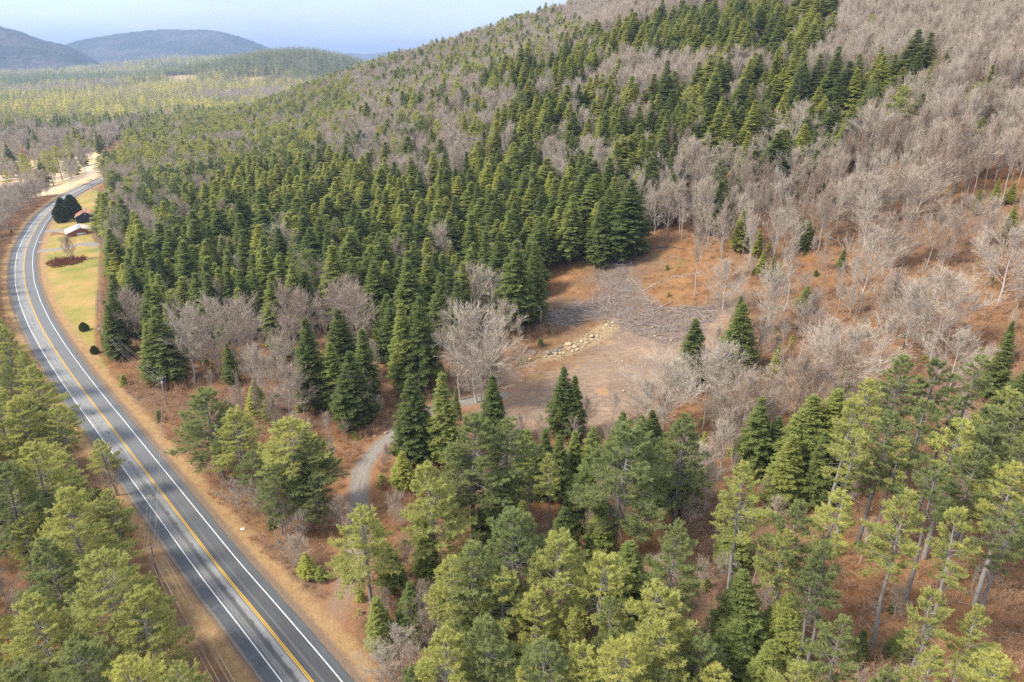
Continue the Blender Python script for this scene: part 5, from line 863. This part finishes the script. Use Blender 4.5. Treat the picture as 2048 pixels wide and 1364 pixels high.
# bed of red brown shrubs round a bare tree
C=MB(); T=MB()
for i in range(120):
    a=rg.uniform(0,6.28); q=math.sqrt(rg.random())*8; S_=shrub(900+i,2.2,12,8,.06)
    off=np.array([math.cos(a)*q*1.1,math.sin(a)*q,0])
    me_v=np.concatenate(S_.v)+off; 
    if S_.q: C.add(me_v,np.concatenate(S_.q),0,np.concatenate(S_.a)) if not S_.t else None
    if S_.t:
        base=C.n; C.v.append(me_v); C.a.append(np.concatenate(S_.a)); C.t.append(np.concatenate(S_.t)+base); C.tm.append(np.zeros(len(np.concatenate(S_.t)),int))
        if S_.q: C.q.append(np.concatenate(S_.q)+base); C.qm.append(np.zeros(len(np.concatenate(S_.q)),int))
        C.n+=len(me_v)
rb=barkmat('red_brown_shrub',(.20,.065,.035,1),(.27,.11,.06,1),(.16,.06,.04,1),.3); bed=C.obj('shrub_bed',rb); bed.location=(-222.5,331,.3); tag(bed,'round bed of red brown shrubs beneath a bare lawn tree','shrubs')
tm,cm,bh=PROTO['bare_tree'][6]; e=empty('bare_tree',(-222,333,.3),1.,label='spreading bare tree rising from the red brown shrub bed',cat='tree'); e.scale=(.75,.75,.75)
for nmm,m in (('trunk',tm),('crown',cm)):
    o=bpy.data.objects.new(nmm,m); o.color=(.5,0,0,1); link(o,e)
# mailbox by the drive
e=empty('mailbox',(-261.3,370.5,0),.8,label='white mailbox on a post at the roadside by the driveway',cat='mailbox'); C=MB(); C.box((0,0,.5),(.12,.12,1.1)); C.obj('post',PM,e); C=MB(); C.path([(-.45,0,1.2),(.45,0,1.2)],.27,10); C.box((0,0,1.08),(.9,.5,.25)); C.obj('box',flatmat('white_enamel',(.8,.8,.8,1),.5),e)
sx_,sy_=PTS['scrap']; C=MB(); C.box((0,0,.06),(.9,.6,.1),.3); C.box((.25,.1,.14),(.35,.3,.08),.9); o=C.obj('paper_litter',flatmat('white_paper',(.75,.78,.85,1),.7)); o.location=(sx_,sy_,float(ground_z(sx_,sy_))); tag(o,'crumpled white litter on the orange verge right of the road','litter')
# round crowned roadside pines of the meadow edge
x_=[(-507,674),(-469,634),(-504,696),(-464,647),(-506,720),(-474,681),(-502,736),(-478,712),(-491,745),(-468,719),(-474,741),(-469,743),(-487,783),(-488,796),(-488,808),(-477,801),(-475,811),(-424,610),(-429,590)]
ml=['round yellowish pine in the meadow row, %s from left'%ordn(i+1) for i in range(len(x_))]
for (a,b),l in zip(sorted(x_),ml):
    r=np.random.default_rng(int(-a)); T,C=pine(int(-a),15,.4,4.8,3,.0,4,.2); e=empty('meadow_pine',(a,b,float(ground_z(a,b))-.1),0,label=l,cat='tree',group='yellowish pines in the meadow row'); T.obj('trunk',MAT['pbark'],e); c=C.obj('crown',MAT['pine'],e); c.color=(1.,0,0,1)
# ------------------------------------------------------------------ mountains
g=G('mountain_forest'); P=g.pos(); a_=g.noise(P,.0022,5,.6); b_=g.noise(P,.02,4,.7); c_=g.mix(g.range(a_,.42,.6),(.035,.055,.035,1),(.13,.11,.10,1)); c_=g.mix(g.range(b_,.35,.7,0,.6),c_,(.025,.035,.03,1)); mtm=g.fin(c_,1,0)
def mountain(key,width,label):
    p=np.array(CREST[key],float); s=np.r_[0,np.cumsum(np.hypot(*np.diff(p[:,:2],axis=0).T))]; step=28 if key!='M3' else 60; t=np.arange(0,s[-1],step); q=np.stack([np.interp(t,s,p[:,i]) for i in range(3)],1)
    ker=np.hanning(9)[1:-1]; ker/=ker.sum(); pad=np.pad(q[:,2],3,mode='edge'); q[:,2]=np.convolve(pad,ker,'valid')
    f=np.linspace(-1,1,int(2*width/step)); dr=unit(q[:,:2]); XX=q[:,None,0]+dr[:,None,0]*f[None]*width; YY=q[:,None,1]+dr[:,None,1]*f[None]*width
    lobe=.5+.5*np.sin(t/260+1.5*np.sin(t/410))[:,None]; pr=1-np.abs(f)[None]**(1.0+.5*lobe); ZZ=(q[:,None,2]+40)*pr-40; gul=(wob(XX,YY,190)*34+wob(XX,YY,70)*14)*np.sqrt(np.clip(pr,0,1))*np.clip(np.abs(f)[None]*4,0,1); ZZ=ZZ+gul+rng.uniform(-7,5,XX.shape)
    o=grid('mountain',XX,YY,ZZ,mtm,None,False); tag(o,label,None,None,'structure')
mountain('M1',1500,'forested blue mountain at the left edge'); mountain('M2',2000,'broad rounded blue mountain behind'); mountain('M3',1800,'faint pale ridge on the horizon')
# ------------------------------------------------------------------ haze
g=G('haze_air'); pv=N(g.nt,'ShaderNodeVolumePrincipled',i={'Density':HAZE,'Anisotropy':.25}); pv.inputs['Color'].default_value=(.50,.68,1.,1); g.nt.links.new(pv.outputs[0],g.out.inputs['Volume'])
C=MB(); C.box((0,6000,215),(40000,40000,530)); hz=C.obj('haze',g.mat); tag(hz,kind='stuff',label='thin blue haze filling the valley air',cat='haze')
